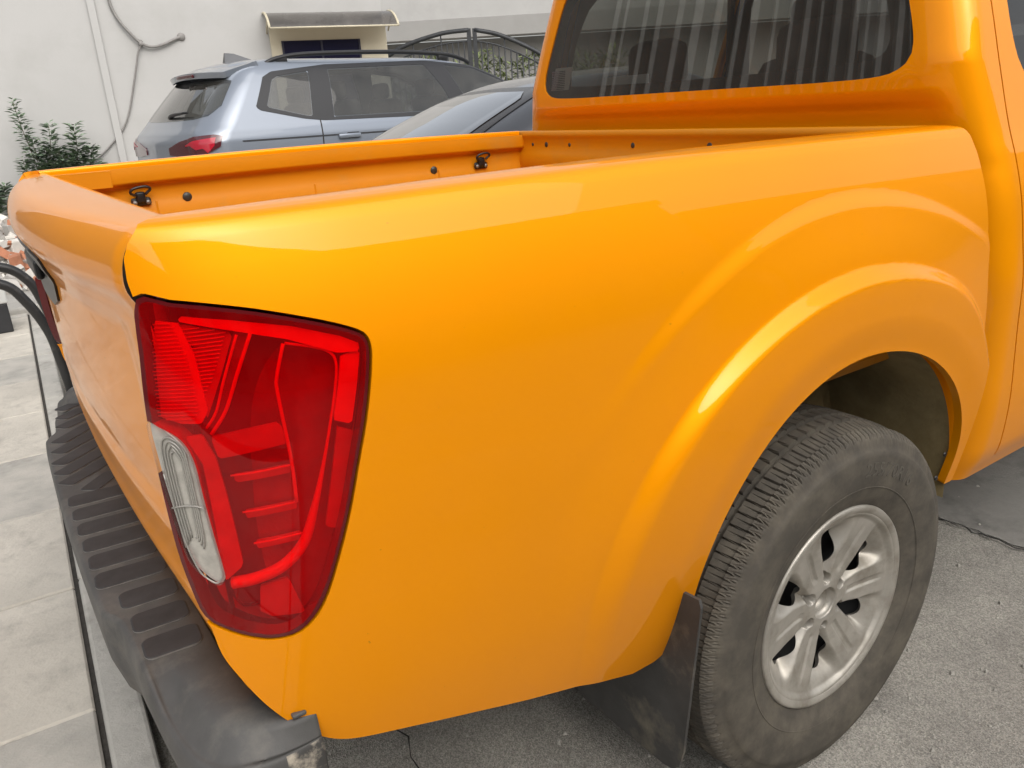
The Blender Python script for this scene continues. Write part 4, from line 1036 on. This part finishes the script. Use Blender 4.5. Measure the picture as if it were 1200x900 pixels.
SH = Shell([(.25, .12, 5.1, .86, .3, .3), (.55, .0, 5.22, .92, .3, .35), (.85, -.05, 5.18, .925, .3, .4), (.97, -.05, 5.0, .92, .3, .4), (1.05, -.02, 4.4, .905, .3, .4), (1.13, .05, 4.25, .88, .30, .35),
            (1.30, .20, 3.98, .82, .28, .3), (1.47, .36, 3.62, .745, .25, .25), (1.58, .47, 3.30, .675, .25, .25), (1.635, .56, 3.0, .60, .25, .25), (1.672, .80, 2.55, .42, .25, .25), (1.68, 1.3, 2.0, .04, .02, .02)])
pz = frange(0, 1, .1) + frange(1.06, 2, .06)[0:] + frange(2.03, 3, .03) + frange(3.06, 4, .06) + frange(4.1, 5, .1)
tz_ = frange(0, SH.T, .1)
wa = lambda U, V: np.array([min(math.hypot(SH.at(u, v)[0] - .95, SH.at(u, v)[2] - .35), math.hypot(SH.at(u, v)[0] - 4.2, SH.at(u, v)[2] - .35)) - .40 if 1.5 < u < 3.8 else 1.0 for u, v in zip(np.atleast_1d(U), np.atleast_1d(V))])
SWIN = ([(.66, 1.255), (.79, 1.475), (.86, 1.51), (1.20, 1.55), (1.09, 1.14), (1.02, 1.15), (.68, 1.235)], [(1.30, 1.125), (1.40, 1.565), (2.56, 1.59), (2.70, 1.35), (2.78, 1.12)], [(2.80, 1.585), (3.2, 1.54), (3.55, 1.41), (3.9, 1.15), (3.92, 1.11), (3.0, 1.12)])
RWIN = [(-.3, 1.17), (.5, 1.172), (.9, 1.178), (1.30, 1.20), (1.50, 1.28), (1.46, 1.48), (1.2, 1.50), (.5, 1.51), (-.3, 1.51)]
SWf = [inside(p_, -.012) for p_ in SWIN]; RWf = inside(RWIN, -.02)
def win_holes(U, V):
    q = [SH.at(u, v) for u, v in zip(np.atleast_1d(U), np.atleast_1d(V))]; X = np.array([a[0] for a in q]); Z = np.array([a[2] for a in q]); U = np.atleast_1d(U)
    m_ = np.full(X.shape, -1.0)
    for f in SWf: m_ = np.maximum(m_, np.where((U > 1.3) & (U < 4.2), f(X, Z), -1))
    m_ = np.maximum(m_, np.where(U < 1.75, RWf(U, Z), -1)); return -m_
b_ = sheet('body', frange(0, 1, .07) + frange(1.05, 2, .05) + frange(2.015, 3, .015) + frange(3.05, 4, .05) + frange(4.1, 5, .1), frange(0, 4, .1) + frange(4.04, 9.6, .04) + frange(9.7, SH.T, .1), SH.at, SUVP, suv, [wa, win_holes]); half_pair(b_, suv)
for x, y in ((1.75, -.42), (1.75, .42), (2.85, -.42), (2.85, .42)):
    box('seat', (.16, .52, .62), (x, y, .98), SEATM, suv, .06, Matrix.Rotation(R(-14), 3, 'Y').to_4x4(), True)
    box('head_restraint', (.10, .26, .17), (x - .10, y, 1.37), SEATM, suv, .04, None, True)
box('cabin_floor', (3.6, 1.5, .05), (2.3, 0, .55), BLACK, suv, .01); box('dashboard', (.4, 1.4, .3), (3.7, 0, 1.0), BLACK, suv, .06, None, True); box('luggage_cover', (.8, 1.2, .02), (.75, 0, 1.08), BLACK, suv, 0)
SP = lambda x, z: SH.side(x, z)
def spatch(name, poly, m, off, parent=suv, fn=SP, flip=False, rim=.01, step=.03):
    xs_ = [p[0] for p in poly]; zs_ = [p[1] for p in poly]
    return sheet(name, frange(min(xs_) - step, max(xs_) + step, step), frange(min(zs_) - step, max(zs_) + step, step), fn, m, parent, [inside(poly)], off=off, rim=rim, flip=flip)
def sgrow(poly, g):
    cx = sum(p[0] for p in poly) / len(poly); cz = sum(p[1] for p in poly) / len(poly)
    return [(cx + (x - cx) * (1 + g / max(.05, abs(x - cx)) if abs(x - cx) > .02 else 1), cz + (z - cz) * (1 + g / max(.05, abs(z - cz)) if abs(z - cz) > .02 else 1)) for x, z in poly]
GRN = mat('glass_rubber', (.02, .02, .022), .4)
band = [(.56, 1.25), (.72, 1.50), (.82, 1.545), (1.4, 1.60), (2.6, 1.625), (3.2, 1.57), (3.60, 1.42), (4.02, 1.13), (4.04, 1.075), (2.8, 1.08), (1.2, 1.105), (1.0, 1.13), (.60, 1.22)]
xs_b = frange(.35, 4.1, .03); half_pair(sheet('window_trim', xs_b, frange(1.0, 1.7, .02), SP, GRN, suv, [inside(band)] + [neg(inside(p_, -.004)) for p_ in SWIN], off=.004, rim=.01), suv)
for poly in SWIN:
    half_pair(spatch('window', poly, GLASS_CAR, .001), suv)
half_pair(spatch('door_seam', [(1.12, .5), (1.135, .5), (1.135, .8), (1.16, 1.12), (1.148, 1.12), (1.122, .8)], GAP_DARK, .001, rim=.002, step=.01), suv)
half_pair(spatch('door_seam', [(2.72, .5), (2.73, .5), (2.75, 1.10), (2.74, 1.10)], GAP_DARK, .001, rim=.002, step=.01), suv)
half_pair(spatch('crease_trim', [(.35, .985), (2.7, .965), (4.6, .93), (4.6, .917), (2.7, .951), (.35, .971)], GREYP, .002, rim=.002, step=.008), suv)
for x in (1.42, 2.95): half_pair(obj('door_handle', *rbox((.24, .03, .04), (x, -.94, .955), .012), SUVP, suv), suv)
hp = spatch('handle_cup', [(1.38, .93), (1.56, .93), (1.56, .985), (1.38, .985)], GREYP, .002); half_pair(hp, suv)
RP = lambda p, z: SH.at(p, SH.t_of(z))
rw_ = sheet('rear_window', frange(0, 1.65, .05), frange(1.16, 1.52, .02), RP, GLASS_CAR, suv, [inside(RWIN)], off=.002, rim=.004); half_pair(rw_, suv)
half_pair(sheet('tail_light', frange(.45, 2.4, .03), frange(.83, 1.06, .012), RP, TAILD, suv, [inside([(.45, .95), (.8, 1.0), (1.2, 1.035), (1.62, 1.045), (1.82, 1.03), (1.76, .95), (1.4, .88), (.8, .87), (.45, .89)])], off=.012, rim=.02), suv)
half_pair(sheet('tail_light_lens', frange(.95, 2.1, .03), frange(.85, 1.03, .012), RP, TAILR, suv, [inside([(.85, .96), (1.2, 1.0), (1.68, 1.02), (1.65, .96), (1.5, .90), (1.42, .94), (1.25, .93), (1.1, .965)])], off=.017, rim=.005), suv)
sp_ = sheet('spoiler', frange(-1, 1, .1), frange(0, 1, .1), lambda u, v: (.32 + .40 * v + .10 * u * u * (1 - v), u * (.60 + .06 * v), 1.575 + .085 * v - .02 * u * u + .0 * v), SUVP, suv, rim=.05, flip=True)
box('brake_lamp', (.05, .36, .03), (.34, 0, 1.55), TAILD, suv, .006)
obj('rear_wiper', *tube([(.12, .0, 1.20), (.10, -.1, 1.225), (.12, -.42, 1.24)], lambda t: .022 * (1 - .6 * t), 6, 3), BLACK, suv)
half_pair(sheet('bumper_cover', frange(0, 2.3, .06), frange(.26, .60, .04), RP, BLACK, suv, off=.006, rim=.01), suv)
half_pair(obj('roof_rail', *join(tube([(.80, -.60, 1.60), (.95, -.59, 1.66), (1.3, -.585, 1.70), (2.2, -.58, 1.715), (2.9, -.58, 1.69), (3.15, -.585, 1.645), (3.25, -.59, 1.60)], .021, 8, 5), rbox((.12, .04, .08), (1.0, -.585, 1.64), .01), rbox((.12, .04, .08), (2.9, -.575, 1.65), .01)), BLACK, suv), suv)
obj('antenna_fin', *join(([Vector(p) for p in ((.72, -.03, 1.66), (1.05, -.03, 1.675), (1.05, .03, 1.675), (.72, .03, 1.66), (.74, -.008, 1.755), (.83, -.008, 1.75), (.83, .008, 1.75), (.74, .008, 1.755))], [(0, 1, 5, 4), (1, 2, 6, 5), (2, 3, 7, 6), (3, 0, 4, 7), (4, 5, 6, 7)])), GREYP, suv, False)
car_wheels(suv, (.95, 4.2), .90, .35)

sed = thing('parked_car', 'dark grey car facing backwards beside the pickup, its windscreen reflecting the sky', 'car', (5.12, 2.46, 0), math.pi)
SE = Shell([(.22, .1, 4.5, .84, .3, .35), (.5, .0, 4.6, .88, .3, .4), (.8, .02, 4.5, .885, .3, .45), (.93, .1, 4.2, .875, .3, .45), (1.0, .2, 3.62, .85, .3, .35), (1.1, .5, 3.36, .81, .3, .35), (1.28, .85, 2.96, .725, .3, .3),
            (1.43, 1.2, 2.56, .645, .3, .28), (1.50, 1.4, 2.28, .57, .28, .28), (1.535, 1.55, 1.98, .36, .2, .2), (1.545, 1.7, 1.8, .03, .01, .01)])
wa2 = lambda U, V: np.array([min(math.hypot(SE.at(u, v)[0] - .95, SE.at(u, v)[2] - .32), math.hypot(SE.at(u, v)[0] - 3.65, SE.at(u, v)[2] - .32)) - .37 if 1.5 < u < 3.8 else 1.0 for u, v in zip(np.atleast_1d(U), np.atleast_1d(V))])
half_pair(sheet('body', pz, frange(0, SE.T, .1), SE.at, GREYP, sed, [wa2]), sed)
FPM = lambda p, z: SE.at(p, SE.t_of(z))
half_pair(sheet('windscreen_border', frange(3.5, 5, .05), frange(1.0, 1.47, .02), FPM, FRIT, sed, [inside([(3.62, 1.02), (5.2, 1.01), (5.2, 1.455), (4.0, 1.445), (3.72, 1.41)])], off=.004, rim=0), sed)
WSG = mat('windscreen_glass', (.03, .033, .036), .01, spec=.9, coat=1.0, coat_rough=.0)
WSG.node_tree.nodes['Principled BSDF'].inputs['Coat IOR'].default_value = 2.3
half_pair(sheet('windscreen', frange(3.7, 5, .05), frange(1.0, 1.47, .02), FPM, WSG, sed, [inside([(3.80, 1.04), (5.2, 1.03), (5.2, 1.43), (4.05, 1.42), (3.86, 1.385)])], off=.008, rim=0), sed)
SS2 = lambda x, z: SE.side(x, z)
half_pair(spatch('window', [(.95, 1.06), (1.05, 1.16), (1.45, 1.40), (2.3, 1.42), (2.62, 1.32), (3.1, 1.08), (3.1, 1.03), (1.0, 1.03)], DGLASS, .005, sed, SS2), sed)
half_pair(obj('door_mirror', *rbox((.12, .18, .13), (3.0, -.96, 1.06), .04), GREYP, sed, True), sed)
obj('wiper', *tube([(3.50, -.5, 1.045), (3.44, -.2, 1.08), (3.42, .3, 1.07)], .009, 6, 3), BLACK, sed)
car_wheels(sed, (.95, 3.65), .86, .32)
WHT = mat('white_paint', (.8, .8, .79), .3, coat=1.0)
# ------------------------------------------------------------------ street behind the camera, seen only in reflections
FAC = mat('apartment_render', (.26, .225, .17), .85, var=.08, vs=.5, dirt=(.20, .17, .13), ds=.6, da=(.5, .8))
FAC2 = mat('apartment_grey', (.40, .40, .40), .85, var=.08, vs=.5)
WG = mat('apartment_glass', (.03, .035, .04), .08, spec=.7)
def block(label, loc, rz, w, h, d, m, nx, nz_):
    t = thing('apartment_block', label, 'building', loc, rz, 'buildings across the street')
    box('wall', (w, d, h), (0, d / 2, h / 2), m, t, 0)
    wv, wf = rbox((w / max(nx, 1) * .5, .12, h / nz_ * .5), (0, 0, 0), 0); me = bpy.data.meshes.new('window'); me.from_pydata([tuple(v) for v in wv], [], [tuple(f) for f in wf]); me.materials.append(WG)
    for i in range(nx):
        for j in range(nz_):
            o = bpy.data.objects.new('window', me); COL.objects.link(o); o.parent = t; o.location = (-w / 2 + w * (i + .5) / nx, 0, h * (j + .55) / nz_)
    box('parapet', (w + .2, .3, .4), (0, 0, h + .2), m, t, 0); return t
block('beige apartment block across the street behind the photographer', (3, -13, 0), math.pi, 22, 8.5, 8, FAC, 8, 3)
block('lower brown terrace at the near end of the street', (-19, -13.5, 0), math.pi, 21, 6.2, 8, mat('brown_render', (.22, .17, .12), .85, var=.1, vs=.5), 7, 2)
block('long ochre terrace at the far end of the street', (27, -13.2, 0), math.pi, 25, 7.2, 8, mat('ochre_render', (.27, .21, .12), .85, var=.1, vs=.5), 9, 2)

fb = block('unseen tall dark block, added with upright fins for the rear window reflection', (-15, 19, 0), R(42), 30, 15, 8, mat('dark_facade', (.10, .10, .095), .8, var=.2, vs=.6), 0, 1)  # added block, sized to darken reflections in the rear window and tailgate
random.seed(4)
fv = []
for k in range(44): fv.append((-14.6 + k * .68 + random.uniform(-.15, .15), random.uniform(.10, .30)))
FIN = mat('pale_fin', (.36, .36, .345), .8, var=.3, vs=1.2)  # fins stand in for fence bars mirrored in the rear window
for x, w in [q for q in fv if q[0] < 2.0]: box('reflection_fin', (w, .5, 14.8), (x, -.25, 7.4), FIN, fb, 0)
